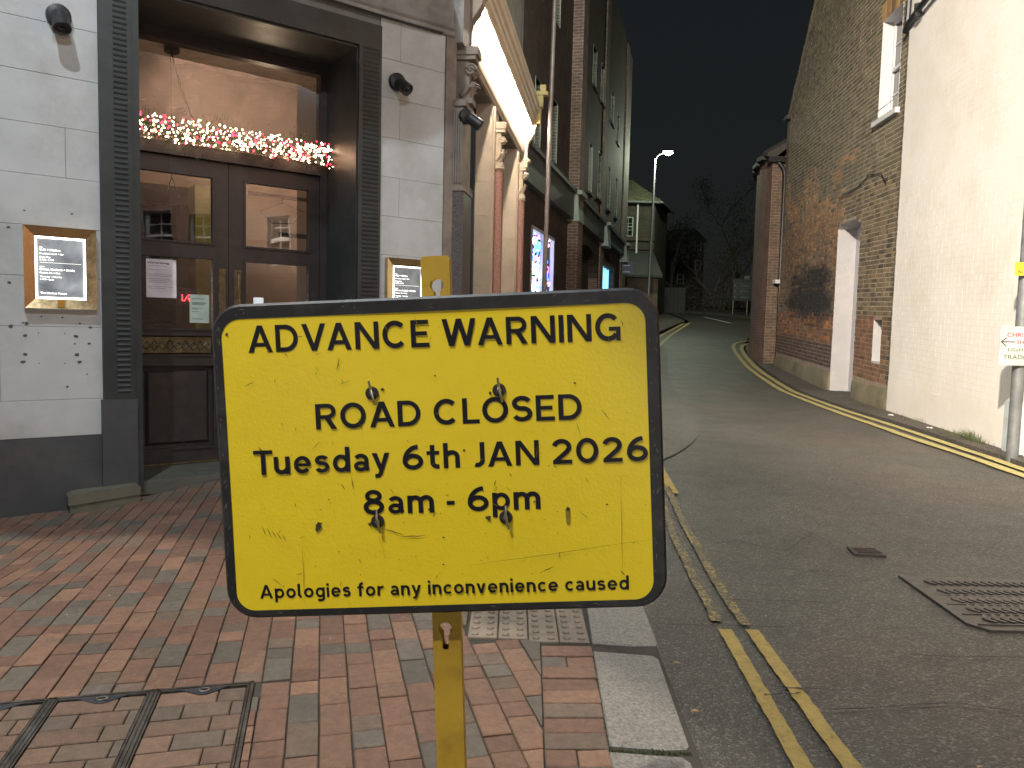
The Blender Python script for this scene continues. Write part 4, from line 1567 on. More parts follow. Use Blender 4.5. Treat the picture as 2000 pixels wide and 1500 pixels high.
# notices taped to the door glass
b = MB()
ht = thing('hiring_notice', "white We're hiring notice taped inside the upper door glass", 'poster', A.P(.36, dd, 1.75))
b.box(A, .240, .492, dd - .0245, dd - .0235, 1.585, 1.925)
b.build('sheet', MT['paper'], ht)
b = MB()
b.text("We're hiring.", A.P(0, dd - .0225, 0), A.D, Vector((0, 0, 1)), .25, 1.885, .017, .435, bold=.03)
for z, l in ((1.865, .16), (1.83, .12), (1.79, .2), (1.775, .2), (1.75, .18), (1.735, .2), (1.72, .16), (1.68, .21), (1.665, .15)): b.box(A, .255, .255 + l, dd - .0230, dd - .0225, z, z + .0022)
b.build('lettering', MT['ink'], ht, normals=False)
nt2 = thing('door_notice', 'smaller pale green notice low on the left door glass', 'poster', A.P(.69, dd, 1.5))
b = MB()
b.box(A, .605, .778, dd - .0245, dd - .0235, 1.365, 1.625)
b.build('sheet', MT['paper_grn'], nt2)
b = MB()
for z, l in ((1.585, .11), (1.55, .12), (1.54, .12), (1.53, .1), (1.50, .09), (1.49, .05), (1.465, .06), (1.40, .1)): b.box(A, .625, .625 + l, dd - .0230, dd - .0225, z, z + .004)
b.build('lettering', MT['ink'], nt2, normals=False)

# ---- room behind the doors
b = MB()
RF = 0.06
b.poly([A.P(-2.2, -.78, 4.35), A.P(2.75, -.78, 4.35), A.P(2.75, -4.6, 4.35), A.P(-2.2, -4.6, 4.35)])
b.build('room_ceiling', MT['ceiling_room'], pub, normals=False)
b = MB()
b.poly([A.P(-2.2, -.78, RF), A.P(2.75, -.78, RF), A.P(2.75, -4.6, RF), A.P(-2.2, -4.6, RF)])
b.build('room_floor', MT['bar_dark'], pub, normals=False)
b = MB()
b.poly([A.P(-2.2, -4.6, RF), A.P(2.75, -4.6, RF), A.P(2.75, -4.6, 4.35), A.P(-2.2, -4.6, 4.35)])
b.poly([A.P(-2.2, -3.0, 2.95), A.P(2.75, -3.0, 2.95), A.P(2.75, -3.0, 4.35), A.P(-2.2, -3.0, 4.35)])
b.poly([A.P(1.42, -3.0, RF), A.P(2.75, -3.0, RF), A.P(2.75, -3.0, 2.95), A.P(1.42, -3.0, 2.95)])
b.poly([A.P(1.42, -3.0, RF), A.P(1.42, -4.6, RF), A.P(1.42, -4.6, 2.95), A.P(1.42, -3.0, 2.95)])
b.poly([A.P(-2.2, -3.0, 2.95), A.P(1.42, -3.0, 2.95), A.P(1.42, -4.6, 2.95), A.P(-2.2, -4.6, 2.95)])
b.poly([A.P(-2.2, -.78, RF), A.P(-2.2, -4.6, RF), A.P(-2.2, -4.6, 4.35), A.P(-2.2, -.78, 4.35)])
b.poly([A.P(2.75, -.78, RF), A.P(2.75, -4.6, RF), A.P(2.75, -4.6, 4.35), A.P(2.75, -.78, 4.35)])
b.poly([A.P(-2.2, -.775, RF), A.P(.06, -.775, RF), A.P(.06, -.775, 4.35), A.P(-2.2, -.775, 4.35)])
b.poly([A.P(1.905, -.775, RF), A.P(2.75, -.775, RF), A.P(2.75, -.775, 4.35), A.P(1.905, -.775, 4.35)])
b.build('room_wall', MT['plaster_room'], pub, normals=False)
b = MB()
b.box(A, -2.15, 1.41, -4.59, -4.57, RF, 2.94)
b.build('dark_panelling', MT['bar_dark'], pub)
b = MB()
b.box(A, -2.2, 2.75, -.78, -.775, 3.96, 4.35)
b.build('room_lintel', MT['plaster_room'], pub)
b = MB()
b.box(A, 1.16, 1.40, -2.95, -2.65, RF, 2.94)
tag(b.build('olive_column', MT['olive']), 'olive painted column standing inside the pub beyond the left door glass', 'column')
bar = thing('bar_counter', 'dark wood bar counter with an olive front inside the pub', 'bar counter', A.P(-.2, -3.4, RF))
b = MB()
b.box(A, -1.6, .95, -3.5, -3.0, 1.30, 1.36)
b.build('counter_top', MT['bar_dark'], bar)
b = MB()
b.box(A, -1.5, .15, -3.45, -3.05, RF, 1.30)
b.build('dark_front', MT['bar_dark'], bar)
b = MB()
b.box(A, .155, .9, -3.45, -3.05, RF, 1.30)
b.build('olive_front', MT['olive'], bar)
shelf = thing('back_bar_shelf', 'tall dark back bar shelving behind the counter', 'shelf', A.P(-.6, -4.4, RF))
b = MB()
b.box(A, -1.8, .5, -4.58, -4.52, RF, 2.9)
b.build('back_board', MT['bar_dark'], shelf)
for z in (1.55, 1.95, 2.35):
    b = MB()
    b.box(A, -1.8, .5, -4.5, -4.25, z, z + .03)
    b.build('shelf_board', MT['bar_dark'], shelf)
bcols = [pm('bottle_amber', (0.35, 0.14, 0.03), rough=.15, bs=0), pm('bottle_green', (0.05, 0.12, 0.04), rough=.15, bs=0), pm('bottle_clear', (0.35, 0.33, 0.3), rough=.15, bs=0)]
protos = []
for k in range(3):
    b = MB()
    b.revolve((0, 0, 0), [(.032, 0), (.034, .01), (.034, .17), (.028, .20), (.012, .235), (.011, .29), (.013, .295)], 8)
    protos.append(b)
cnt = 0
for z in (1.58, 1.98):
    for k in range(10):
        s = -.3 + k * .105 + rg.uniform(-.02, .02)
        b = MB()
        p = A.P(s, -4.37, z)
        b.revolve(p, [(.032, 0), (.034, .01), (.034, .17), (.028, .20), (.012, .235), (.011, .29), (.013, .295)], 8)
        o = b.build('bottle', bcols[cnt % 3], smooth=True)
        tag(o, 'small spirit bottle on the back bar shelving seen through the door', 'bottle', 'bottles on the back bar shelving')
        cnt += 1
b = MB()
b.revolve(A.P(.215, -1.5, 1.37), [(.03, 0), (.045, .03), (.045, .07), (.03, .11), (.008, .12)], 12)
tag(b.build('glass_lantern', emi('amber_glow', (1.0, .55, .25), 5), smooth=True), 'small glowing amber lantern low in the left door glass', 'lantern')
b = MB()
b.revolve(A.P(.135, -1.5, 1.37), [(.02, 0), (.034, .03), (.03, .08), (.008, .11)], 12)
tag(b.build('glass_lantern', bpy.data.materials['amber_glow'], smooth=True), 'glowing amber lantern at the very left of the door glass', 'lantern')
tb = thing('window_shelf', 'narrow dark shelf inside the left door carrying lanterns', 'shelf', A.P(.3, -1.5, 1.35))
b = MB()
b.box(A, -.2, .60, -1.62, -1.40, 1.33, 1.37)
b.build('shelf_board', MT['bar_dark'], tb)
b = MB()
b.box(A, -.15, -.1, -1.6, -1.42, RF, 1.33)
b.box(A, .5, .55, -1.6, -1.42, RF, 1.33)
b.build('leg', MT['bar_dark'], tb)
neon = thing('neon_sign', 'small red neon sign behind the pale green notice', 'neon sign', A.P(.5, -1.0, 1.66))
b = MB()
pts = [A.P(.655 + .0 + x * .05, -1.0, 1.60 + z * .05) for x, z in ((-.9, .6), (-.9, -.6), (-.5, -.6), (-.1, .2), (.4, .6), (.8, .2), (.4, -.2), (.1, 0), (.4, -.6), (.9, -.6))]
b.tube(pts, .0035, 5)
b.build('tube', emi('neon_red', (1.0, .03, .05), 9), neon)
b = MB()
b.box(A, .58, .75, -1.04, -1.03, 1.52, 1.70)
b.build('backing', MT['black_plastic'], neon)
fl = thing('string_lights', 'warm fairy lights hanging in a vertical string beside the left door glass', 'string lights', A.P(.82, -.8, 2))
b = MB()
z = 1.33
pts = []
while z < 2.7:
    b.ball(A.P(.832 + rg.uniform(-.008, .006), -.80, z), .0055, 6)
    pts.append(A.P(.84 + rg.uniform(-.008, .006), -.81, z))
    z += rg.uniform(.03, .08)
tag(b.build('bulbs', emi('gold_fairy_light', (1.0, .66, .22), 14), fl), kind='stuff')
b = MB()
b.tube(pts, .0015, 4)
b.build('wire', MT['black_plastic'], fl)
pend = thing('pendant_lamp', 'black ceiling rose with a slack black cable seen through the transom glass', 'pendant lamp', A.P(.55, -1.6, 4.3))
b = MB()
b.revolve(A.P(.87, -2.42, 4.285), [(.075, 0), (.08, .01), (.08, .06), (.07, .064)], 16)
b.build('ceiling_rose', MT['black_plastic'], pend)
b = MB()
b.tube([A.P(.87, -2.42, 4.29), A.P(.90, -2.40, 4.12), A.P(.98, -2.40, 3.85), A.P(1.08, -2.40, 3.60), A.P(1.20, -2.40, 3.4)], .009, 6)
b.build('cable', MT['black_plastic'], pend)
rail = thing('coat_rail', 'dark rail with bare wire hangers inside the right door', 'coat rail', A.P(1.5, -1.9, 2.6))
b = MB()
b.box(A, 1.56, 2.7, -2.0, -1.97, 2.79, 2.83)
b.box(A, 1.90, 2.7, -2.0, -1.97, 2.36, 2.41)
b.build('rail', MT['bar_dark'], rail)
for s in (1.93,):
    b = MB()
    b.tube([A.P(s, -1.95, 2.80), A.P(s, -1.95, 2.74), A.P(s - .26, -1.95, 2.62), A.P(s - .12, -1.95, 2.50), A.P(s + .12, -1.95, 2.52), A.P(s + .26, -1.95, 2.66), A.P(s, -1.95, 2.74)], .005, 5)
    b.build('wire_hanger', MT['black_plastic'], rail)
hk = thing('hanging_wire', 'thin dark wire hook hanging behind the upper left door glass', 'wire', A.P(.76, -2, 3.5))
b = MB()
b.tube([A.P(.76, -2.0, 4.3), A.P(.76, -2.0, 2.88), A.P(.70, -2.0, 2.68)], .005, 5)
b.tube([A.P(.76, -2.0, 2.88), A.P(.83, -2.0, 2.68)], .005, 5)
b.build('wire', MT['black_plastic'], hk)
b = MB()
b.revolve(A.P(1.40, -1.2, 1.50), [(.048, 0), (.05, .13), (.045, .135)], 14)
tag(b.build('white_lampshade', emi('white_shade', (.85, .95, 1.0), .75), smooth=True), 'small white lampshade just above the sign plate, inside the right door', 'lamp')

# ---- oriel and string course above the door
b = MB()
prof = [(-.02, 4.262), (.02, 4.262), (.035, 4.275), (.035, 4.31), (.06, 4.33), (.05, 4.345), (.02, 4.36), (-.02, 4.36)]
b.extr(A, prof, -6, 2.95)
b.box(A, -6, 2.95, -.05, .004, 4.36, 4.9)
b.build('string_course', MT['string_stone'], pub)
b = MB()
for k in range(16):
    s = -.9 + k * .245
    b.tube([A.P(s, .03, 4.268), A.P(s, .045, 4.25)], .007, 6)
b.tube([A.P(-1.2 + k * .2, .045, 4.262 + .004 * sin(k)) for k in range(21)], .009, 6)
b.build('cable_run', MT['black_plastic'], pub)
def halfdisc(mb, c, r0, r1, z0, z1, n=40):
    n0 = len(mb.v)
    for r, z in ((r0, z0), (r1, z1)):
        for k in range(n + 1):
            a = pi * k / n
            mb.v.append(A.P(c + r * cos(a), max(0, r * sin(a) * 0.86) + .0, z))
    for k in range(n):
        mb.f.append([n0 + k, n0 + k + 1, n0 + n + 2 + k, n0 + n + 1 + k])
b = MB()
OC = 1.02
prf = [(.02, 4.70), (1.05, 4.70), (1.10, 4.74), (1.12, 4.76), (1.20, 4.80), (1.30, 4.90), (1.33, 4.94), (1.42, 4.96), (1.46, 5.06), (1.46, 5.2), (1.36, 5.22), (1.36, 7.0), (.02, 7.0)]
for (ra, za), (rb, zb_) in zip(prf, prf[1:]): halfdisc(b, OC, ra, rb, za, zb_)
b.build('oriel', MT['string_stone'], pub, smooth=True, normals=False)
b = MB()
for k in range(64):
    a = pi * (k + .5) / 64
    p = A.P(OC + 1.24 * cos(a), 1.24 * sin(a) * .86, 4.83)
    b.ball(p, .026, 6, (1, 1, 1.5))
tag(b.build('egg_and_dart', MT['string_stone'], pub, smooth=True), kind='stuff')

# ---- street side of the pub
B = Fr(-.645, 7.933, 7.4)
b = MB()
b.box(A, 2.864, 2.985, -.05, .012, -.1, 4.262)
b.build('corner_strip', MT['bronze_stone'], pub)
b = MB()
b.box(B, -.02, .42, -.10, .110, -.1, 2.78)
b.build('corner_pier', MT['dark_granite'], pub)
b = MB()
b.box(B, -.01, .42, -.1, .09, 2.78, 3.62)
for k in range(4): b.box(B, -.03, .0, .0 + k * .024, .012 + k * .024, 2.84, 3.56)
b.box(B, -.03, .44, -.02, .12, 2.76, 2.80)
b.box(B, -.03, .44, -.02, .12, 3.60, 3.66)
b.build('fluted_shaft', MT['bronze_stone'], pub)
def capital(fr, s, z0, z1, w, m, parent, name='capital'):
    b = MB()
    h = z1 - z0
    b.box(fr, s - w * .7, s + w * .7, -.02, w * 1.15, z0, z0 + h * .10)
    b.box(fr, s - w * .5, s + w * .5, -.02, w * .8, z0 + h * .10, z0 + h * .78)
    b.box(fr, s - w * .8, s + w * .8, -.02, w * 1.5, z0 + h * .86, z1)
    b.box(fr, s - w * .7, s + w * .7, -.02, w * 1.3, z0 + h * .78, z0 + h * .86)
    for sx in (-1, 1):
        # volute spirals facing up and down the street
        pts = []
        for k in range(26):
            a = k / 25 * 3.6 * pi
            r = w * .42 * (1 - k / 29)
            pts.append(fr.P(s + sx * w * .62, w * .95 + r * cos(a), z0 + h * .60 + r * sin(a)))
        b.tube(pts, [w * .10] * 26, 6)
        b.tube([fr.P(s + sx * w * .55, w * .3, z0 + h * .15), fr.P(s + sx * w * .75, w * .9, z0 + h * .30), fr.P(s + sx * w * .8, w * 1.25, z0 + h * .28)], [w * .2, w * .16, w * .05], 6)
        b.tube([fr.P(s + sx * w * .35, w * .7, z0 + h * .12), fr.P(s + sx * w * .4, w * 1.15, z0 + h * .38), fr.P(s + sx * w * .4, w * 1.5, z0 + h * .34)], [w * .2, w * .16, w * .05], 6)
    b.tube([fr.P(s, w * .7, z0 + h * .12), fr.P(s, w * 1.15, z0 + h * .42), fr.P(s, w * 1.55, z0 + h * .36)], [w * .22, w * .18, w * .05], 6)
    return b.build(name, m, parent)
capital(B, .2, 3.66, 4.22, .14, MT['bronze_stone'], pub)
# stone piers (the faces that look down the street catch the cornice light)
for s0, s1 in ((2.30, 2.42), (4.84, 4.96)):
    zs = [-.1, .5, 1.0, 1.47, 1.93, 2.39, 2.84, 3.29, 3.74, 4.285]
    for z0, z1 in zip(zs, zs[1:]):
        b = MB()
        b.box(B, s0, s1 + .5, -.27, .0, z0 + .0015, z1 - .0015)
        b.build('stone_block', MT['limestone'], pub)
    b = MB()
    b.extr(B, [(0, 0), (.02, 0), (.02, 4.26), (0, 4.26)], s0 + .01, s0 + .16)
    b.extr(B, [(0, 0), (.035, 0), (.035, 4.26), (0, 4.26)], s0 + .06, s0 + .14)
    b.build('moulding', MT['limestone'], pub)
for sc0 in (2.66, 5.18):
    b = MB()
    b.box(B, sc0 - .14, sc0 + .14, -.02, .115, -.1, .6)
    b.revolve(B.P(sc0, .035, .6), [(.10, 0), (.095, .04), (.085, .08), (.080, 2.92)], 16)
    b.build('column', MT['pink_granite'], pub, smooth=True)
    b = MB()
    b.revolve(B.P(sc0, .035, 3.50), [(.085, 0), (.098, .01), (.098, .03), (.085, .04)], 16)
    b.build('column_ring', MT['limestone'], pub)
    capital(B, sc0, 3.54, 4.12, .105, MT['limestone'], pub)
# dark shop windows set back between the piers
for s0, s1 in ((.42, 2.30), (2.92, 4.84), (5.46, 6.4)):
    b = MB()
    b.box(B, s0, s1, -.33, -.27, .55, 4.28)
    wnd = b.build('window', MT['glass_dark'], pub)
    b = MB()
    b.box(B, s0, s0 + .05, -.29, -.20, .1, 4.28)
    b.box(B, s1 - .05, s1, -.29, -.20, .1, 4.28)
    b.box(B, s0, s1, -.29, -.22, 3.1, 3.16)
    b.box(B, s0, s1, -.29, -.20, .1, .6)
    b.build('window_frame', MT['surround'], wnd)
b = MB()
b.box(B, 2.99 - 2.6, 6.4, -.34, .0, 4.285, 4.30)
b.box(B, 0, 6.4, -.4, -.335, -.1, 4.3)
b.build('soffit', MT['bronze_stone'], pub)
# frieze and cornice
b = MB()
CE = 5.62
b.extr(B, [(-.05, 4.30), (.015, 4.30), (.02, 4.34), (.04, 4.36), (.045, 4.40), (.050, 4.83), (-.05, 4.83)], .38, CE)
b.build('frieze', MT['limestone'], pub)
b = MB()
b.extr(B, [(-.05, 4.83), (.17, 4.83), (.18, 4.86), (.215, 4.885), (.22, 4.95), (.24, 4.96), (.245, 5.02), (.275, 5.04), (.285, 5.10), (.30, 5.12), (.30, 5.17), (-.05, 5.24)], .36, CE)
b.build('cornice', pm('lit_tone_cornice', (.66, .56, .44), (.58, .48, .36), .6, 4, .2), pub)  # limestone colour lightened so the mouldings look lit by the strip
b = MB()
k = .55
while k < CE - .1:
    b.ball(B.P(k, .062, 4.66), .016, 6)
    k += .30
tag(b.build('frieze_stud', MT['bronze_stone'], pub), kind='stuff')
# LED strip under the cornice
b = MB()
b.box(B, .50, CE - .06, .125, .150, 4.812, 4.826)
b.build('light_strip', emi('cornice_led', (1.0, 0.89, 0.74), 430), pub)
b = MB()
b.box(B, .48, CE - .04, .118, .157, 4.826, 4.832)
b.build('light_strip_channel', MT['steel'], pub)
# scrolled consoles closing the frieze at both ends
def console(s0, s1, m):
    b = MB()
    pr_ = [(-.05, 3.98), (.03, 3.98), (.10, 4.00), (.13, 4.04), (.06, 4.08), (.055, 4.20), (.12, 4.235), (.15, 4.27), (.10, 4.30), (.075, 4.34), (.075, 4.46), (.10, 4.56), (.17, 4.66), (.205, 4.72), (.215, 4.80), (.24, 4.82), (.24, 4.88), (-.05, 4.88)]
    b.extr(B, pr_, s0, s1)
    for q in (0.02, .04):
        b.extr(B, [(d + .012 if d > 0 else d, z) for d, z in pr_[9:15]] + [(.0, 4.80), (.0, 4.34)], s0 + .03 + q, s0 + .045 + q)
    b.build('console_bracket', m, pub)
console(.30, .46, MT['bronze_stone'])
console(CE - .02, CE + .14, MT['limestone'])
b = MB()
b.box(B, CE - .05, CE + .16, -.05, .30, 4.88, 5.16)
b.box(B, CE - .03, CE + .14, .05, .33, 5.16, 5.22)
b.box(B, CE, CE + .12, .16, .34, 5.22, 5.36)
b.box(B, CE - .02, CE + .14, .22, .42, 5.36, 5.42)
b.box(B, CE + .02, CE + .12, .28, .38, 5.42, 5.54)
b.build('gilded_finial', pm('gilded_stone', (0.55, 0.40, 0.12), (0.4, 0.28, 0.08), .45, 12), pub)
b = MB()
b.box(B, .0, CE + .1, -.5, -.04, 5.24, 9.0)
b.box(B, -.02, .34, -.4, .08, 4.22, 9.0)
b.build('upper_wall', MT['string_stone'], pub)

# ---- menu cases
def menu_mat(k):
    t = NT('back_lit_menu_panel')
    c = t.ramp(t.noise(5.5, 3, 0.5, dist=.5), [(0.3, (.10, .11, .125)), (0.7, (.42, .44, .46))])
    t.l(c, t.bs.inputs['Emission Color'])
    t.bs.inputs['Emission Strength'].default_value = .95 * k
    return t.done((.10, .105, .11), .16)


def menu_case(s0, s1, z0, z1, lab, lit=1.0):
    t_ = thing('menu_case', lab, 'menu case', A.P((s0 + s1) / 2, 0, z0), 'brass menu cases on the pub wall')
    b = MB()
    bw, dep = .072, .062
    P = A.P
    o_ = [(s0, z0), (s1, z0), (s1, z1), (s0, z1)]
    i_ = [(s0 + bw, z0 + bw), (s1 - bw, z0 + bw), (s1 - bw, z1 - bw), (s0 + bw, z1 - bw)]
    for k in range(4):
        j = (k + 1) % 4
        b.poly([P(o_[k][0], .002, o_[k][1]), P(o_[j][0], .002, o_[j][1]), P(o_[j][0], dep, o_[j][1]), P(o_[k][0], dep, o_[k][1])])
        e = .006
        b.poly([P(o_[k][0], dep, o_[k][1]), P(o_[j][0], dep, o_[j][1]), P(i_[j][0], dep - .022, i_[j][1]), P(i_[k][0], dep - .022, i_[k][1])])
    b.build('frame', MT['brass'], t_, normals=False)
    b = MB()
    for k in range(4):
        j = (k + 1) % 4
        w = .013
        c_x, c_z = (s0 + s1) / 2, (z0 + z1) / 2
        q = [(x + (w if x < c_x else -w), z + (w if z < c_z else -w)) for x, z in i_]
        b.poly([P(i_[k][0], dep - .0225, i_[k][1]), P(i_[j][0], dep - .0225, i_[j][1]), P(q[j][0], dep - .0225, q[j][1]), P(q[k][0], dep - .0225, q[k][1])])
    b.build('light_border', emi('menu_led', (.95, 1.0, .96), 9 * lit), t_, normals=False)
    b = MB()
    b.box(A, s0 + bw, s1 - bw, .002, dep - .030, z0 + bw, z1 - bw)
    b.build('menu_panel', menu_mat(lit), t_)
    b = MB()
    X0 = s0 + bw + .030
    H = z1 - z0
    for s_, dz, cap, ln in (("Day", .142, .0075, .022), ("Café + Kitchen", .163, .0150, .133), ("Breakfast, Lunch + Bar", .189, .0105, .155), ("Every Day", .215, .0105, .070), ("8 AM– 4 PM", .235, .0110, .088),
                        ("Night", .284, .0080, .030), ("Dinner, Cocktails + Drinks", .306, .0150, .225), ("Kitchen, Bar + Club", .330, .0105, .130), ("Thursday – Saturday", .358, .0105, .140), ("5 PM– Late", .378, .0110, .088), ("The Market House", .480, .0135, .170)):
        b.text(s_, A.P(0, dep - .0285, 0), A.D, Vector((0, 0, 1)), X0, z1 - dz * H / .60 - .012, cap, X0 + ln * (s1 - s0) / .47, bold=.02)
    b.box(A, X0, s1 - bw - .03, dep - .0290, dep - .0285, z1 - .262 * H / .6, z1 - .2605 * H / .6)
    b.build('lettering', emi('menu_letter_glow', (1, .98, .9), 2.6), t_, normals=False)
    b = MB()
    c_x = (s0 + s1) / 2
    b.bevbox(A, c_x - .028, c_x + .022, dep - .02, dep + .004, z0 + .01, z0 + bw - .004, .004)
    b.build('lock_plate', pm('orange_tag', (0.55, 0.27, 0.04), rough=.4) if 'orange_tag' not in bpy.data.materials else bpy.data.materials['orange_tag'], t_)


menu_case(-.742, -.268, 1.452, 2.055, 'brightly lit brass menu case on the wall left of the door')
menu_case(2.215, 2.68, 1.44, 2.035, 'brass menu case right of the door, partly hidden by the yellow post', .55)


def cctv(F, s, z, lab, aim, big=1.0):
    t_ = thing('security_camera', lab, 'security camera', F.P(s, 0, z), 'black cameras on the pub walls')
    b = MB()
    b.revolve(F.P(s, .0, z), [(.083 * big, 0), (.085 * big, .015), (.08 * big, .045), (.04 * big, .06)], 22, axis=F.N)
    b.build('mount', MT['black_plastic'], t_, smooth=True)
    a = F.P(s, .06, z - .01)
    ax = (F.D * aim[0] + F.N * aim[1] + Vector((0, 0, aim[2]))).normalized()
    c = a + F.D * aim[0] * .05 + F.N * .03 + Vector((0, 0, -.03))
    b = MB()
    b.tube([F.P(s, .03, z), a, c], [.02, .022, .02], 8)
    b.build('arm', MT['black_plastic'], t_, smooth=True)
    b = MB()
    b.revolve(c - ax * .06, [(.035, 0), (.052, .015), (.058, .05), (.058, .13), (.061, .135), (.061, .158), (.052, .162), (.042, .150)], 18, axis=ax)
    h_ = b.build('housing', MT['black_plastic'], t_, smooth=True)
    b = MB()
    b.revolve(c + ax * .088, [(.029, 0), (.02, .006), (.004, .008)], 16, axis=ax)
    b.build('lens', MT['black_lens'], h_, smooth=True)


cctv(A, -.485, 3.60, 'black camera high on the wall left of the door', (.05, .5, -.86))
cctv(A, 2.315, 3.70, 'black camera on the wall between the door and the corner', (.25, .75, -.6))
cctv(Fr(B.P(.02, .10, 0).x, B.P(.02, .10, 0).y, 53), .0, 3.50, 'black camera mounted on the street corner pier', (.75, .5, -.6), .9)

# ================================================================ RIGHT SIDE OF THE STREET
R = Fr(5.96, 12.0, 6.8, side=-1, tilt=0.035)
R.N = Vector((-cos(radians(6.8)), sin(radians(6.8)), 0))
gmo = brickmat('stock_brick', 'object', rough=.82, bs=.7, fine=90, dirt=.35)
gmf = brickmat('stock_brick_mass', 'face', rough=.82, bs=.7, fine=90, dirt=.35)
gable = thing('brick_gable_house', 'old brown brick gable end with whitewashed tall recess, patched orange and soot-stained brickwork', 'house', R.P(4, 0, .2))
CH = .0782


def gcol(s, z):
    """brick colours: sooty stock brick, orange patch repairs, red base courses"""
    brown, ochre, dark, orange, red, soot = (.135, .100, .062), (.19, .145, .080), (.060, .050, .038), (.36, .19, .085), (.20, .085, .045), (.028, .022, .019)
    r = random.random()
    c = mixc(brown, ochre, random.random() * .8) if r < .68 else mixc(brown, dark, random.random())
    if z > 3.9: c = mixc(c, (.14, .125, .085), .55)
    # orange repairs drifting diagonally across the middle
    n = vn(s * .9 + 3, z * 1.3 + 7, 1) * .6 + vn(s * 3.1, z * 4.3, 2) * .4
    bandz = 3.6 + .22 * s * .6
    w = math.exp(-((z - (2.9 + .18 * s)) / 1.0) ** 2) * (1 if 1.8 < s < 8.5 else .25)
    if n * (.55 + w) > .62 and random.random() < .85: c = mixc(c, orange, random.uniform(.35, .85))
    if s > 3.2 and 1.9 < z < 3.7: c = mixc(c, (.25, .135, .07), random.uniform(.2, .6))
    if z < 1.65 and (s > 3.3 or .5 < s < 2.1):
        c = mixc(c, red, random.uniform(.4, .9))
        if s > 3.3 and z > 1.1 and random.random() < .4: c = mixc(c, (.42, .16, .05), random.uniform(.3, .9))
    # soot shape
    d2 = ((s - 5.4) / 2.1) ** 2 + ((z - 2.05) / .72) ** 2
    e = d2 + .8 * (vn(s * 1.6, z * 3.2, 5) - .5) + random.uniform(-.25, .25)
    if e < 1.15: c = mixc(c, soot, min(1, (1.15 - e) * 1.25))
    if s > 3.3 and z < 1.05: c = mixc(c, (.055, .045, .042), .75)
    # darker quoin next to the white wall
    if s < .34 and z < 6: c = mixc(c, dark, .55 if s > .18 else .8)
    k = random.uniform(.75, 1.25)
    return tuple(x * k for x in c)


HOLES = [(.50, 1.40, 4.98, 6.62), (1.98, 3.32, -.5, 3.34), (.64, 1.02, .93, 1.63)]


def roofz(s):   # top of the gable at distance s
    return 6.72 + (8.05 - s) * .96 if s > 3.6 else 6.95 + (s + .2) * 1.08


def far_s(z): return 8.42 - .43 * max(0, z - .6) / 6.0


segs = []
ci = 0
z = .60
while z < 11.2:
    s = .125 + (.06 if ci % 2 else 0) * 0
    k = 0
    flem = 0
    while s < far_s(z):
        L = (.222 if (k + ci) % 2 == 0 else .108)
        if s < .13: L = .222 if ci % 2 else .165
        s1 = min(s + L, far_s(z))
        ok = [(s, s1)]
        for (ha, hb, za, zb_) in HOLES:
            if z + CH > za + .01 and z < zb_ - .005:
                nw = []
                for a, b_ in ok:
                    if b_ <= ha or a >= hb: nw.append((a, b_))
                    else:
                        if a < ha - .03: nw.append((a, ha))
                        if b_ > hb + .03: nw.append((hb, b_))
                ok = nw
        for a, b_ in ok:
            if z + CH < roofz((a + b_) / 2) - .05 and b_ - a > .03:
                # arch of the tall recess
                mid = (a + b_) / 2
                if 1.98 < mid < 3.32 and z < 3.34 + .14 * (1 - ((mid - 2.65) / .67) ** 2): continue
                segs.append((a, b_, z, gcol(mid, z)))
        s = s1
        k += 1
    z += CH
    ci += 1


def wall_units(F, segs, mobj, mmass, parent, d0=-.02, dv=.0035, jt=.0045, bev=.003, nparts=295, massname='brick_mass', seed=2, d1=0.0, jz=None):
    rr = random.Random(seed)
    rk = []
    for i, (a, b_, z, c) in enumerate(segs):
        P = F.P((a + b_) / 2, 0, z)
        q = proj(P)
        q1, q2 = proj(F.P(a, 0, z)), proj(F.P(b_, 0, z))
        vis = q and 0 < q[0] < 2000 and 0 < q[1] < 1500
        size = abs(q1[0] - q2[0]) * (P - Vector((0, 0, CAM_H))).length ** -1 if q1 and q2 else 0
        rk.append((0 if vis else 1, -size, i))
    rk.sort()
    near_ = set(i for v, _, i in rk[:nparts] if v == 0)
    mass = MB()
    for i, (a, b_, z, c) in enumerate(segs):
        d = d1 + rr.uniform(-dv, dv)
        args = (a + jt, b_ - jt, d0, d, z + (jz or jt), z + CH - (jz or jt))
        if i in near_:
            b = MB()
            org = F.P((a + b_) / 2, 0, z)
            b.bevbox(F, *args, bev)
            for k_ in range(len(b.v)): b.v[k_] = b.v[k_] - org
            o = b.build('brick', mobj)
            off = OFF.get(parent.name, Vector((0, 0, 0)))
            o.location = org - off
            o.color = (*c, 1)
            o.parent = parent
        else:
            mass.bevbox(F, *args, bev, col=c)
    tag(mass.build(massname, mmass, parent), kind='stuff')


wall_units(R, segs, gmo, gmf, gable, d1=.0045, jz=.0072)
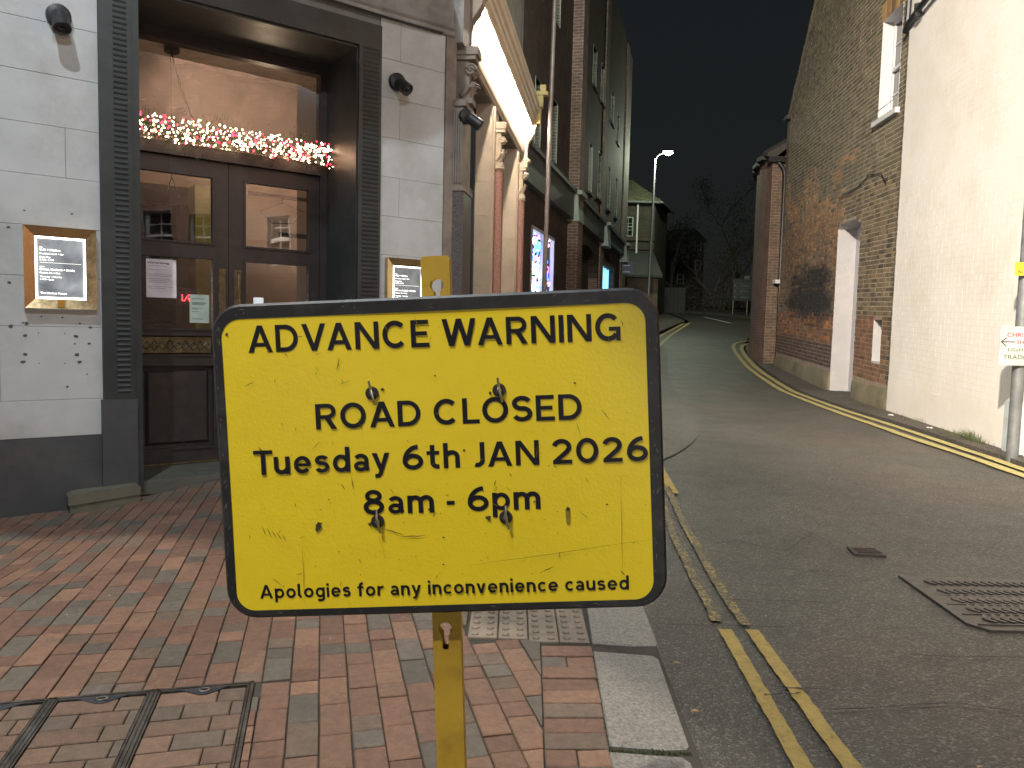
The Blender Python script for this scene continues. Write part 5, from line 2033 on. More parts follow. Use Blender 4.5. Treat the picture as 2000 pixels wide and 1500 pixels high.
# mortar backing with openings
mt_ = NT('stained_lime_mortar')
at_ = mt_.n('ShaderNodeAttribute')
at_.attribute_name = 'pcol'
mcol = mt_.mix(1.0, at_.outputs['Color'], mt_.ramp(mt_.noise(7, 7, .7), [(.3, .62), (.7, 1.25)]), 'MULTIPLY')
mort = mt_.done(mcol, .9, mt_.bump(mt_.noise(70, 5, .7), .6, .005))
ol = [(.13, -.6), (8.44, -.6), (8.40, .9), (8.0, 6.70), (3.6, 10.95), (.13, 7.2)]
arch = [(1.98 + 1.34 * k / 10, 3.34 + .14 * (1 - ((1.34 * k / 10 - .67) / .67) ** 2)) for k in range(11)]
def mcolr(s, z):
    c = (.34, .29, .21)
    c = mixc(c, (.42, .37, .27), min(1, max(0, (z - 3.5) / 2)))
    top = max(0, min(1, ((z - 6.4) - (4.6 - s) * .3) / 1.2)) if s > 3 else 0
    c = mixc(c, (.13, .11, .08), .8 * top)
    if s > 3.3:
        w = math.exp(-((z - 2.9) / 1.3) ** 2)
        c = mixc(c, (.17, .11, .065), .75 * w)
    d2 = ((s - 5.4) / 2.1) ** 2 + ((z - 2.05) / .72) ** 2 + .8 * (vn(s * 1.6, z * 3.2, 5) - .5)
    c = mixc(c, (.030, .024, .021), min(1, max(0, (1.15 - d2) * 1.4)))
    if z < 1.7: c = mixc(c, (.19, .12, .085), .5)
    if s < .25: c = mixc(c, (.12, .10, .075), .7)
    return c
xs = sorted(set([round(.13 + k * .08, 4) for k in range(104)] + [.50, 1.40, 1.98, 3.32, .64, 1.02]))
zs = sorted(set([round(-.4 + k * .08, 4) for k in range(143)] + [4.98, 6.62, .93, 1.63, 3.34]))
mv, mf, mc_, idx = [], [], [], {}
def vid(i, j):
    if (i, j) not in idx:
        idx[(i, j)] = len(mv)
        zz = min(zs[j], roofz(xs[i]) + .02)
        xx = min(xs[i], far_s(zz))
        mv.append(R.P(xx, .0, zz) - OFF[gable.name])
        mc_.extend((*mcolr(xs[i], zs[j]), 1))
    return idx[(i, j)]
for i in range(len(xs) - 1):
    for j in range(len(zs) - 1):
        cx_, cz_ = (xs[i] + xs[i + 1]) / 2, (zs[j] + zs[j + 1]) / 2
        if cz_ > roofz(cx_) + .02 or cx_ > far_s(cz_) + .04: continue
        if any(h_[0] < cx_ < h_[1] and h_[2] < cz_ < h_[3] for h_ in HOLES): continue
        if 1.98 < cx_ < 3.32 and 3.2 < cz_ < 3.34 + .14 * (1 - ((cx_ - 2.65) / .67) ** 2): continue
        mf.append([vid(i, j), vid(i + 1, j), vid(i + 1, j + 1), vid(i, j + 1)])
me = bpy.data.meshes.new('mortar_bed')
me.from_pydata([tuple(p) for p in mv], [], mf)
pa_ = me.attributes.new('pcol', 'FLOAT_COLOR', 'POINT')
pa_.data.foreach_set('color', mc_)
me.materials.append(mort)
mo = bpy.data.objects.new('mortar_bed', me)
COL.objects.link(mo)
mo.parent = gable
b = MB()   # sides and back of the house
b.prism(R, ol, -.6, -6.0)
b.box(R, 8.0, 8.40, -.55, -.02, -.6, 6.6)
b.build('house_shell', pm('side_brick', (.13, .09, .06), rough=.9), gable)
b = MB()   # verge and barge edge
for (sa, za), (sb, zb_) in (((8.12, 6.62), (3.6, 10.98)),):
    n_ = 30
    for i in range(n_):
        t0, t1 = i / n_, (i + .96) / n_
        p0 = (sa + (sb - sa) * t0, za + (zb_ - za) * t0)
        p1 = (sa + (sb - sa) * t1, za + (zb_ - za) * t1)
        j = random.uniform(-.008, .008)
        b.hexa([R.P(p0[0], -.3, p0[1]), R.P(p1[0], -.3, p1[1]), R.P(p1[0], .045 + j, p1[1]), R.P(p0[0], .045 + j, p0[1]),
                R.P(p0[0], -.3, p0[1] + .05), R.P(p1[0], -.3, p1[1] + .05), R.P(p1[0], .045 + j, p1[1] + .05), R.P(p0[0], .045 + j, p0[1] + .05)])
b.build('verge_tiles', pm('clay_verge', (.10, .085, .06), rough=.85, scale=10), gable)
b = MB()
b.extr(R, [(-.05, 0), (.10, 0), (.13, .05), (.10, .10), (-.05, .10)], 7.98, 8.28)
for k_ in range(len(b.v)): b.v[k_] += Vector((0, 0, 6.55))
b.build('eaves_gutter', MT['black_iron'], gable)
# tall recess
b = MB()
dR = -.34
b.poly([R.P(3.32, .012, -.4), R.P(3.32, dR, -.4), R.P(3.32, dR, 3.34), R.P(3.32, .012, 3.34)])
b.poly([R.P(1.98, .0, -.4), R.P(1.98, dR, -.4), R.P(1.98, dR, 3.34), R.P(1.98, .0, 3.34)])
for (xa, za), (xb, zb_) in zip(arch, arch[1:]):
    b.poly([R.P(xa, .004, za), R.P(xb, .004, zb_), R.P(xb, dR, zb_), R.P(xa, dR, za)])
b.poly([R.P(1.98, dR, -.4), R.P(3.32, dR, -.4)] + [R.P(x, dR, z_) for x, z_ in arch[::-1]])
b.poly([R.P(3.32, .0123, .35), R.P(3.36, .0123, .35), R.P(3.345, .0123, 1.2), R.P(3.32, .0123, 1.2)])
b.build('whitewashed_recess', MT['whitewash'], gable, normals=False)
# small recess
b = MB()
b.box(R, .64, 1.02, -.16, -.15, .93, 1.63)
b.box(R, 1.02, 1.025, -.16, .002, .93, 1.63)
b.box(R, .64, 1.02, -.16, .004, .90, .932)
b.box(R, .64, 1.02, -.16, -.002, 1.63, 1.64)
b.build('small_recess', MT['whitewash'], gable)
# stone plinth, stepped either side of the recess
ps = pm('green_stained_plinth', (0.20, 0.175, 0.105), (0.13, 0.115, 0.075), .85, 1.6, .6, 18, .012, dirt=(.055, .055, .035), dscale=1.3)
def lumpy(s0, s1, z0, z1f, d, n, nm):
    b = MB()
    m = 6
    base = len(b.v)
    for i in range(n + 1):
        for j in range(m + 1):
            s = s0 + (s1 - s0) * i / n
            zt2 = z1f(s)
            z_ = z0 + (zt2 - z0) * j / m
            e = d * (1.25 - .25 * j / m) + .018 * (vn(s * 3, z_ * 4, 9) - .5)
            if j == m: e = d * .5
            if i in (0, n): e *= .6
            b.v.append(R.P(s, e, z_))
    for i in range(n):
        for j in range(m):
            a = base + i * (m + 1) + j
            b.f.append([a, a + m + 1, a + m + 2, a + 1])
    k0 = len(b.v)
    for i in range(n + 1): b.v.append(R.P(s0 + (s1 - s0) * i / n, -.05, z1f(s0 + (s1 - s0) * i / n)))
    for i in range(n): b.f.append([base + i * (m + 1) + m, base + (i + 1) * (m + 1) + m, k0 + i + 1, k0 + i])
    for i in (0, n):
        a = base + i * (m + 1)
        b.f.append([a + j for j in range(m + 1)] + [k0 + i])
        b.poly([b.v[a], R.P(s0 + (s1 - s0) * i / n, -.05, z0), b.v[k0 + i]])
    return b.build(nm, ps, gable, smooth=True)
lumpy(3.36, 8.46, -.5, lambda s: .52 + .02 * sin(s * 2) - .03 * (s > 8), .07, 40, 'stone_plinth')
lumpy(.14, 1.94, -.4, lambda s: .52 + .02 * sin(s * 3), .06, 18, 'stone_plinth')
# chalk marks low on the sooty courses
b = MB()
rr = random.Random(5)
for k in range(46):
    s, z_ = 4.0 + rr.gauss(.55, .26), .84 + rr.gauss(0, .09)
    L, a = rr.uniform(.03, .09), rr.uniform(-1.2, 1.5)
    w = .006
    b.poly([R.P(s, .008, z_), R.P(s + L * cos(a), .008, z_ + L * sin(a) * .7), R.P(s + L * cos(a), .008, z_ + L * sin(a) * .7 + w), R.P(s, .008, z_ + w)])
tag(b.build('chalk_marks', pm('chalk', (.42, .42, .43), rough=.9), gable, normals=False), kind='stuff')
# sagging cable
b = MB()
b.tube([R.P(3.3, .03, 3.42), R.P(3.3, .03, 3.95), R.P(2.9, .03, 3.97), R.P(2.2, .03, 4.0), R.P(1.6, .03, 4.12), R.P(1.0, .03, 4.05), R.P(.75, .03, 3.85)], .009, 6)
b.build('cable', MT['black_iron'], gable)
# flat arch of rubbed brick over the sash window
orng = [(.33, .20, .08), (.25, .15, .07), (.14, .09, .05), (.38, .25, .11)]
for k in range(14):
    s0 = .44 + k * .074
    b = MB()
    sl = (k - 6.5) * .006
    b.prism(R, [(s0 + .004, 6.625), (s0 + .070, 6.625), (s0 + .070 + sl, 6.93), (s0 + .004 + sl, 6.93)], -.02, .008)
    o = b.build('arch_brick', gmo, gable)
    o.color = (*random.choice(orng), 1)

# sash window
def sash(F, s0, s1, z0, z1, depth, parent, cols=2, rows=4, mat_f='white_paint', mat_g='glass_dark', jamb=True):
    b = MB()
    if jamb:
        b.box(F, s1, s1 + .004, -depth, .006, z0, z1)
        b.box(F, s0 - .004, s0, -depth, .006, z0, z1)
        b.box(F, s0, s1, -depth, .006, z1, z1 + .004)
    fw = .055
    b.box(F, s0, s0 + fw, -depth - .03, -depth + .02, z0, z1)
    b.box(F, s1 - fw, s1, -depth - .03, -depth + .02, z0, z1)
    b.box(F, s0 + fw, s1 - fw, -depth - .03, -depth + .02, z1 - fw, z1)
    b.box(F, s0 + fw, s1 - fw, -depth - .03, -depth + .02, z0, z0 + fw)
    zm = (z0 + z1) / 2
    b.box(F, s0 + fw, s1 - fw, -depth - .03, -depth + .035, zm - .025, zm + .03)
    w_ = b.build('window', MT[mat_f], parent)
    b = MB()
    for c in range(1, cols):
        x = s0 + fw + (s1 - s0 - 2 * fw) * c / cols
        b.box(F, x - .011, x + .011, -depth - .02, -depth + .004, z0 + fw, z1 - fw)
    for r in range(1, rows):
        zz = z0 + (z1 - z0) * r / rows
        if abs(zz - zm) > .05: b.box(F, s0 + fw, s1 - fw, -depth - .02, -depth + .003, zz - .011, zz + .011)
    b.build('glazing_bar', MT[mat_f], w_)
    b = MB()
    b.box(F, s0 + fw, s1 - fw, -depth - .016, -depth - .012, z0 + fw, z1 - fw)
    b.build('pane', MT[mat_g], w_)
    return w_
w_ = sash(R, .50, 1.40, 4.98, 6.62, .19, gable)
b = MB()
b.box(R, .40, 1.52, -.19, .075, 4.90, 4.985)
b.build('window_sill', MT['white_paint'], gable)
b = MB()
b.tube([R.P(.46, .07, 4.99), R.P(.46, .08, 5.12), R.P(1.5, .085, 5.09), R.P(1.52, .05, 5.0)], .006, 6)
b.build('sill_rail', MT['grey_steel'], gable)

# ---- white painted building
white = thing('white_painted_house', 'cream white painted brick house with a black gutter pipe, nearest on the right', 'house', R.P(-1.7, .02, .2))
RW = R.shift(0, .03)
RW.N = R.N
wpo = pm('cream_masonry_paint', (0.72, 0.685, 0.64), (0.69, 0.655, 0.61), .62, 1.2, .3, 30, .004, dirt=(.62, .57, .50), dscale=1.1)
segs = []
ci = 0
z = .70
while z < 7.6:
    s = -5.9 - (.11 if ci % 2 else 0)
    k = 0
    while s < .125:
        L = .228 if (k + ci * 1) % 3 else .115
        s1 = min(s + L, .118 + random.uniform(-.012, .006))
        if s1 - s > .03: segs.append((s, s1, z, (0, 0, 0)))
        s += L
        k += 1
    z += CH
    ci += 1
wall_units(RW, segs, wpo, wpo, white, dv=.0005, jt=.0005, bev=.0008, seed=4, d0=-.01)
b = MB()
b.box(RW, -6.0, .115, -.4, -.0016, .66, 7.6)
b.build('painted_joints', wpo, white)
b = MB()
n0 = len(b.v)
for i in range(61):
    for j in range(8):
        s, z_ = -6.0 + 6.10 * i / 60, -.4 + 1.085 * j / 7
        b.v.append(RW.P(s, .006 + .006 * vn(s * 2, z_ * 3, 3) + (.004 if j < 2 else 0), z_ + (.01 * vn(s * 3, 1) if j == 7 else 0)))
for i in range(60):
    for j in range(7):
        a = n0 + i * 8 + j
        b.f.append([a, a + 8, a + 9, a + 1])
b.poly([RW.P(-6, .006, .685), RW.P(.1, .006, .685), RW.P(.1, -.05, .685), RW.P(-6, -.05, .685)])
b.build('rendered_base', wpo, white, smooth=True, normals=False)
b = MB()
b.box(RW, .105, .118, -.4, -.004, -.4, 7.6)
b.box(RW, -6, .10, -5, -.45, -.5, 7.6)
b.build('house_shell', wpo, white)
b = MB()
b.tube([RW.P(.16, .05, 6.05), RW.P(.02, .06, 6.12), RW.P(-.50, .10, 6.16), RW.P(-1.1, .10, 6.24), RW.P(-2.2, .10, 6.36)], .042, 10)
b.tube([RW.P(.05, .05, 6.7), RW.P(.05, .06, 6.1)], .04, 8)
b.tube([RW.P(-.42, .09, 6.08), RW.P(-.45, .1, 6.25)], .05, 8)
b.build('gutter_pipe', MT['black_iron'], white, smooth=True)

# ---- brick house further on with a black downpipe
D2 = Vector((1, 0, 0))
far_h = thing('brick_house_with_downpipe', 'narrow brick house with black downpipe beyond the gable, at the bend', 'house', (7.2, 21, .5))
bm2 = brick_tex('distant_brick_front', (1, 0.05, 0), (.15, .085, .055), (.10, .07, .05), (.22, .19, .15))
bm3 = brick_tex('distant_brick_side', (.24, .97, 0), (.16, .085, .06), (.13, .075, .055), (.19, .15, .12))
b = MB()
Ht = 6.05
b.poly([(6.72, 20.6, -.2), (8.4, 20.6, -.2), (8.4, 20.6, 6.9), (7.2, 20.6, 6.35), (6.72, 20.6, Ht - .1)])
b.build('front_wall', bm2, far_h, normals=False)
b = MB()
cvr = [(6.72, 20.6), (6.72, 21.0), (6.80, 21.8), (7.0, 22.8), (7.35, 23.9), (8.0, 25.0), (9.0, 26.0), (11, 27)]
for (xa, ya), (xb, yb) in zip(cvr, cvr[1:]):
    b.poly([(xa, ya, -.2), (xb, yb, -.2), (xb, yb, Ht + .1), (xa, ya, Ht)])
b.build('side_wall', bm3, far_h, normals=False)
b = MB()
for (xa, ya), (xb, yb) in zip(cvr, cvr[1:]):
    b.hexa([(xa - .14, ya, Ht - .02), (xb - .14, yb, Ht + .08), (xb + .3, yb, Ht + .08), (xa + .3, ya, Ht - .02), (xa - .14, ya, Ht + .08), (xb - .14, yb, Ht + .18), (xb + 1.5, yb, Ht + 1.2), (xa + 1.5, ya, Ht + 1.0)])
b.build('roof', pm('dark_tiles', (.05, .045, .04), rough=.8), far_h)
b = MB()
b.box(WORLD, 6.55, 7.15, 20.40, 20.59, 5.86, 5.98)
b.build('gutter', MT['black_iron'], far_h)
b = MB()
b.tube([(6.80, 20.5, 5.92), (6.98, 20.5, 5.70), (7.02, 20.52, 5.5), (7.04, 20.52, 3.1), (7.06, 20.52, .5)], .055, 8)
b.tube([(7.28, 20.53, 5.8), (7.28, 20.53, 3.0), (7.2, 20.5, 2.9)], .045, 8)
b.build('downpipe', MT['black_iron'], far_h, smooth=True)
b = MB()
b.box(WORLD, 6.84, 7.12, 20.30, 20.50, 2.70, 2.80)
b.build('white_ledge', MT['white_paint'], far_h)
b = MB()
b.box(WORLD, 7.12, 7.36, 20.56, 20.60, .3, 2.75)
b.build('door_opening', MT['asphalt_black'], far_h)
b = MB()
b.box(WORLD, 7.13, 7.35, 20.54, 20.6, 2.95, 3.5)
b.build('small_window', MT['white_paint'], far_h)

# ---- pole with the yellow and white signs
px_, py_ = 5.27, 8.0
pole = thing('sign_pole', 'thick grey steel pole at the right edge of the photo, footed beside the yellow lines', 'pole', (px_, py_, g(py_)))
b = MB()
b.tube([(px_, py_, g(py_) - .05), (px_, py_, 4.2)], .057, 18)
b.build('tube', MT['grey_steel'], pole, smooth=True)
yellow_flat = pm('yellow_sign_board', (.62, .40, .03), rough=.4, bs=.05)
SY = Fr(px_, py_ - .07, 96)
SY.N = Vector((0, -1, 0)); SY.D = Vector((1, 0.05, 0)).normalized()
ys = thing('parking_sign', 'small yellow no waiting at any time plate on the grey pole', 'sign', SY.P(0, 0, 2.1))
b = MB()
b.prism(SY, rrect(-.162, .162, 2.045, 2.18, .015, 4), 0, .004)
b.build('plate', yellow_flat, ys)
red_f = pm('sign_red', (.50, .02, .02), rough=.4, bs=0)
b = MB()
for k in range(20):
    a0, a1 = 2 * pi * k / 20, 2 * pi * (k + 1) / 20
    b.poly([SY.P(-.01 + r_ * cos(a), .0052, 2.148 + r_ * sin(a)) for r_, a in ((.020, a0), (.020, a1), (.013, a1), (.013, a0))])
b.build('red_ring', red_f, ys, normals=False)
b = MB()
b.text("At any time", SY.P(0, .005, 0), SY.D, Vector((0, 0, 1)), -.135, 2.070, .026, .13, bold=.02)
b.build('lettering', MT['ink'], ys, normals=False)
ws = thing('shop_direction_sign', 'white board with an arrow pointing left and CHRISTMAS SHOP lettering, on the grey pole', 'sign', SY.P(0, 0, 1.3))
b = MB()
b.prism(SY, rrect(-.275, .40, 1.125, 1.525, .02, 4), .012, .018)
b.build('board', pm('white_board', (.50, .485, .475), rough=.5, bs=.1, bscale=12), ws)
b = MB()
for k in range(30):
    for zz in (1.145, 1.505): b.ball(SY.P(-.258 + k * .022, .019, zz + random.uniform(-.003, .003)), .0034, 5)
for k in range(16): b.ball(SY.P(-.258 + random.uniform(-.002, .002), .019, 1.15 + k * .023), .0034, 5)
tag(b.build('dotted_border', MT['ink'], ws), kind='stuff')
Uz = Vector((0, 0, 1))
green_f = pm('sign_green', (.06, .14, .06), rough=.5, bs=0)
for s_, x0, x1, zb_, cap, m in (("CHRISTMAS", -.205, .20, 1.418, .042, red_f), ("SHOP", -.10, .085, 1.345, .042, red_f), ("LIGHTS", -.185, .06, 1.270, .038, green_f), ("TRADE P", -.235, .085, 1.190, .042, green_f)):
    b = MB()
    b.text(s_, SY.P(0, .0195, 0), SY.D, Uz, x0, zb_, cap, x1, bold=.012)
    b.build('lettering', m, ws, normals=False)
b = MB()
b.poly([SY.P(s, .0195, z_) for s, z_ in ((-.26, 1.361), (-.115, 1.361), (-.115, 1.372), (-.26, 1.372))])
b.poly([SY.P(s, .0196, z_) for s, z_ in ((-.268, 1.366), (-.262, 1.358), (-.205, 1.405), (-.212, 1.413))])
b.poly([SY.P(s, .0197, z_) for s, z_ in ((-.268, 1.366), (-.262, 1.374), (-.205, 1.325), (-.212, 1.318))])
b.build('arrow', MT['ink'], ws, normals=False)
cb = thing('utility_cabinet', 'pale blue grey cabinet behind the pole at the very edge of the photo', 'cabinet', (5.62, 8.1, g(8)))
b = MB()
b.bevbox(Fr(5.42, 8.25, 96), 0, .5, -.2, .12, g(8), .72, .01)
b.build('body', pm('pale_blue_grey', (.45, .50, .52), rough=.5), cb)
# grass at the foot of the white wall
b = MB()
rr = random.Random(9)
def tuft(s, n, h):
    for k in range(n):
        p = R.P(s + rr.gauss(0, .10), .06 + abs(rr.gauss(0, .05)), 0)
        p.z = g(p.y) + .03
        lean_ = Vector((rr.gauss(0, .5), rr.gauss(0, .5), 1)).normalized()
        hh_ = h * rr.uniform(.35, 1)
        w = Vector((rr.gauss(0, 1), rr.gauss(0, 1), 0)).normalized() * .0028
        mid_ = p + lean_ * hh_ * .6
        tip = p + lean_ * hh_ + Vector((lean_.x, lean_.y, -.25)) * hh_ * .45
        b.poly([p - w, p + w, mid_ + w * .7, mid_ - w * .7])
        b.poly([mid_ - w * .7, mid_ + w * .7, tip])
tuft(-2.85, 170, .19)
tuft(-2.55, 90, .10)
tuft(-2.1, 60, .06)
tuft(-3.1, 60, .12)
tuft(-1.35, 22, .13)
tuft(-.75, 14, .09)
tag(b.build('weeds', pm('weed_green', (.075, .10, .035), (.11, .13, .05), .6, 40), normals=False), kind='stuff')
b = MB()
for k in range(900):
    s = rr.uniform(-4, 8)
    p = R.P(s, .05 + abs(rr.gauss(0, .12)), 0)
    p.z = g(p.y) + .036
    b.ball(p, rr.uniform(.004, .014), 5, (1.3, 1, .5))
tag(b.build('gutter_litter', pm('dark_leaf_mould', (.055, .045, .032), (.09, .07, .05), .9, 20)), kind='stuff')
for i, (s, dd_, lab) in enumerate(((-.62, .22, 'crumpled white scrap on the footway below the white wall'), (-1.95, .2, 'tiny white scrap near the weeds'))):
    p = R.P(s, dd_, 0)
    b = MB()
    for k in range(5):
        q = Vector((p.x + random.uniform(-.03, .03), p.y + random.uniform(-.03, .03), g(p.y) + .045))
        b.hexa([q + Vector((a * .012, c * .01, e * .006 + (a * c) * .003)) for e in (-1, 1) for a, c in ((-1, -1), (1, -1), (1, 1), (-1, 1))])
    tag(b.build('litter_scrap', MT['white_paint']), lab, 'litter')

# ---- house behind the photographer's right shoulder (seen mirrored in the door glass)
back = thing('brick_house_opposite', 'brick house with white sash windows across the street, mirrored in the door glass', 'house', R.P(-11, 0, 0))
bmk = brick_tex('opposite_brick', (sin(radians(6.8)), cos(radians(6.8)), 0), (.26, .13, .09), (.18, .10, .07), (.33, .29, .24))
b = MB()
wins = [(-12.15, -11.5, 3.0, 4.05), (-11.12, -10.55, 3.0, 3.95), (-9.42, -8.88, 2.85, 3.85)]
cutx = sorted([-15, -6.0] + [w[0] for w in wins] + [w[1] for w in wins])
for a, c in zip(cutx, cutx[1:]):
    h_ = [w for w in wins if abs(w[0] - a) < 1e-6]
    if h_:
        b.box(R, a, c, -.3, 0, -.2, h_[0][2])
        b.box(R, a, c, -.3, 0, h_[0][3], 8)
    else: b.box(R, a, c, -.3, 0, -.2, 8)
b.build('wall', bmk, back)
for (a, c, e, f) in wins: sash(R, a, c, e, f, .10, back)

# ================================================================ FURTHER UP THE STREET (left)
S = Fr(.43, 16.0, 14.2)
shop = thing('brick_shop_building', 'dark three storey brick building with pale fascia, arch and tall windows beyond the pub', 'building', S.P(6, 0, .4))
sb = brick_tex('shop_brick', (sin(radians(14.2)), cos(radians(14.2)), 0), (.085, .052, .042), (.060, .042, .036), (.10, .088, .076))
sb_face = brick_tex('shop_brick_lit_face', (cos(radians(14.2)), -sin(radians(14.2)), 0), (.22, .125, .095), (.16, .10, .08), (.33, .28, .24), mort=.013)  # same brick in lighter tones, painting in the light on these faces
wn = [(-.45, .10, 4.97, 6.35), (1.30, 1.85, 5.06, 6.42), (4.85, 5.55, 5.30, 6.68), (6.6, 7.25, 5.34, 6.72), (8.45, 9.1, 5.48, 6.86), (10.9, 11.5, 5.5, 6.9), (13.0, 13.6, 5.55, 6.95),
      (4.85, 5.5, 8.36, 9.4), (6.8, 7.5, 8.4, 9.5), (8.5, 9.12, 8.42, 9.55), (11.1, 11.8, 8.45, 9.5), (12.9, 13.5, 8.2, 9.2), (-.45, .10, 8.0, 9.3), (1.3, 1.85, 8.1, 9.3)]
b = MB()
cuts = sorted(set([-1.6, 17.4] + [round(w[0], 3) for w in wn] + [round(w[1], 3) for w in wn]))
def shopcol(a, c):
    """solid wall pieces between a and c, leaving the window holes open"""
    m_ = (a + c) / 2
    hs = sorted([(w[2], w[3]) for w in wn if w[0] - .001 < m_ < w[1] + .001])
    zz = 4.85
    for (e, f) in hs:
        b.box(S, a, c, -.3, 0, zz, e)
        zz = f
    b.box(S, a, c, -.3, 0, zz, 12.6)
for a, c in zip(cuts, cuts[1:]): shopcol(a, c)
b.box(S, -1.6, 17.4, -6, -.31, -.2, 12.4)
b.box(S, 1.80, 3.5, -.3, 0, -.2, 4.2)
b.box(S, -1.6, -.5, -.3, 0, -.2, 4.2)
b.box(S, -.5, 1.80, -.3, 0, -.2, .95)
b.box(S, -.5, 1.80, -.3, 0, 3.42, 4.2)
b.box(S, 9.15, 9.7, -.3, 0, -.2, 4.4)
b.box(S, 9.7, 13.35, -.3, 0, -.2, 1.9)
b.box(S, 9.7, 13.35, -.3, 0, 3.55, 4.4)
b.box(S, 13.35, 17.4, -.3, 0, -.2, 4.4)
# arch over the passage
n_ = 12
for k in range(n_):
    a0, a1 = pi * k / n_, pi * (k + 1) / n_
    x0, x1 = 6.85 - 2.25 * cos(a0), 6.85 - 2.25 * cos(a1)
    z0, z1 = 2.95 + .85 * sin(a0), 2.95 + .85 * sin(a1)
    b.prism(S, [(x0, z0), (x1, z1), (x1, 4.4), (x0, 4.4)], -.3, 0)
b.box(S, 4.2, 4.6, -.3, 0, -.2, 4.4)
b.box(S, 9.1, 9.15, -.3, 0, -.2, 4.4)
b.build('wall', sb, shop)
b = MB()
b.box(S, 9.08, 9.10, -.3, .0, -.2, 3.0)
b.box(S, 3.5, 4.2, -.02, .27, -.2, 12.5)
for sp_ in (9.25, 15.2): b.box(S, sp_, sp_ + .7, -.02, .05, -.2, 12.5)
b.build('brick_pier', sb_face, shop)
fas = pm('pale_fascia', (.34, .38, .33), (.28, .31, .28), .6, 3, .2, 20)
b = MB()
b.box(S, -1.6, 3.5, -.05, .16, 4.10, 4.72)
b.box(S, 4.2, 9.25, -.05, .16, 4.18, 4.80)
b.box(S, 9.95, 15.2, -.05, .16, 4.30, 4.92)
b.build('fascia', pm('dull_fascia', (.12, .13, .12), (.09, .10, .09), .6, 3), shop)
b = MB()
b.box(S, -1.6, 16, -.05, .24, 4.72, 4.80)
b.build('fascia_cornice', pm('grey_cornice', (.10, .105, .10), rough=.6), shop)
for sp_ in (3.46, 9.2, 15.15):
    b = MB()
    b.hexa([S.P(sp_, -.02, 4.05), S.P(sp_ + .75, -.02, 4.05), S.P(sp_ + .75, .30, 4.05), S.P(sp_, .30, 4.05), S.P(sp_, -.02, 4.70), S.P(sp_ + .75, -.02, 4.70), S.P(sp_ + .75, .24, 4.70), S.P(sp_, .24, 4.70)])
    b.box(S, sp_ - .04, sp_ + .8, -.02, .36, 4.70, 4.80)
    b.build('corbel', fas, shop)
gpale = pm('pale_green_frame', (.72, .76, .66), (.66, .70, .6), .5, 3)
MT['pale_green_frame'] = gpale
for (a, c, e, f) in wn: sash(S, a, c, e, f, .13, shop, cols=2, rows=4, mat_f='pale_green_frame')
b = MB()
for (a, c, e, f) in wn: pass
for (a, c, e, f) in wn[:12]:
    b = MB()
    b.box(S, a - .06, c + .06, -.1, .06, e - .07, e)
    b.build('window_sill', pm('dark_sill', (.08, .08, .075), rough=.7) if 'dark_sill' not in bpy.data.materials else bpy.data.materials['dark_sill'], shop)
# lit Christmas shop window
xw = MB()
xw.box(S, -.5, 1.80, -.17, -.15, .95, 3.42)
xw.build('display_backdrop', emi('display_glow', (.50, .75, 1.0), 1.2), shop)
for nm, col, st, cnt in (('blue', (.10, .25, 1.0), 3, 80), ('white', (.9, .95, 1.0), 7, 80), ('purple', (.65, .15, .9), 4, 26), ('pink', (1.0, .3, .5), 4, 14), ('green', (.1, .8, .5), 3, 14), ('dark', (.01, .02, .04), 0, 90)):
    b = MB()
    for k in range(cnt):
        s, z_ = rr.uniform(-.48, 1.7), rr.uniform(1.0, 3.4)
        b.ball(S.P(s, rr.uniform(-.13, -.03), z_), rr.uniform(.02, .055), 6, (1, .6, rr.uniform(.6, 2.2)))
    o = b.build('bauble_display', emi('bauble_' + nm, col, st), shop)
    tag(o, kind='stuff')
b = MB()
b.box(S, 1.72, 1.80, -.06, .03, .95, 3.42)
b.box(S, .62, .70, -.06, .03, .95, 3.42)
b.box(S, -.5, -.44, -.06, .03, .95, 3.42)
b.box(S, -.5, 1.8, -.06, .03, 3.36, 3.43)
xf = b.build('shop_window_frame', MT['white_paint'], shop)
b = MB()
b.box(S, 9.7, 13.35, -.22, -.20, 1.9, 3.55)
b.build('lit_blue_window', emi('cyan_display', (.12, .62, 1.0), 1.1), shop)
for k in range(5):
    b = MB()
    b.box(S, 9.72 + k * .72, 9.80 + k * .72, -.2, -.1, 1.9, 3.55)
    b.build('mullion', emi('pale_cyan_mullion', (.4, .8, 1.0), .9) if k == 0 else bpy.data.materials['pale_cyan_mullion'], shop)
b = MB()
b.box(S, 4.6, 9.1, -1.8, -1.75, -.2, 4.2)
b.build('passage_back', MT['asphalt_black'], shop)

pol = thing('street_pole', 'tall slim brown grey street pole in front of the Christmas shop window', 'pole', (.47, 13, g(13)))
b = MB()
b.tube([(.455, 13, g(13)), (.50, 13, 2.0), (.55, 13, 6.75), (.57, 13, 8.2)], [.043, .041, .036, .034], 14)
b.build('shaft', pm('brown_grey_pole', (.17, .14, .13), (.12, .10, .095), .45, 8, .15, 40, metal=.2), pol, smooth=True)
b = MB()
b.tube([(.455, 13, g(13)), (.46, 13, 1.2)], .07, 14)
b.build('base_sleeve', bpy.data.materials['brown_grey_pole'], pol, smooth=True)

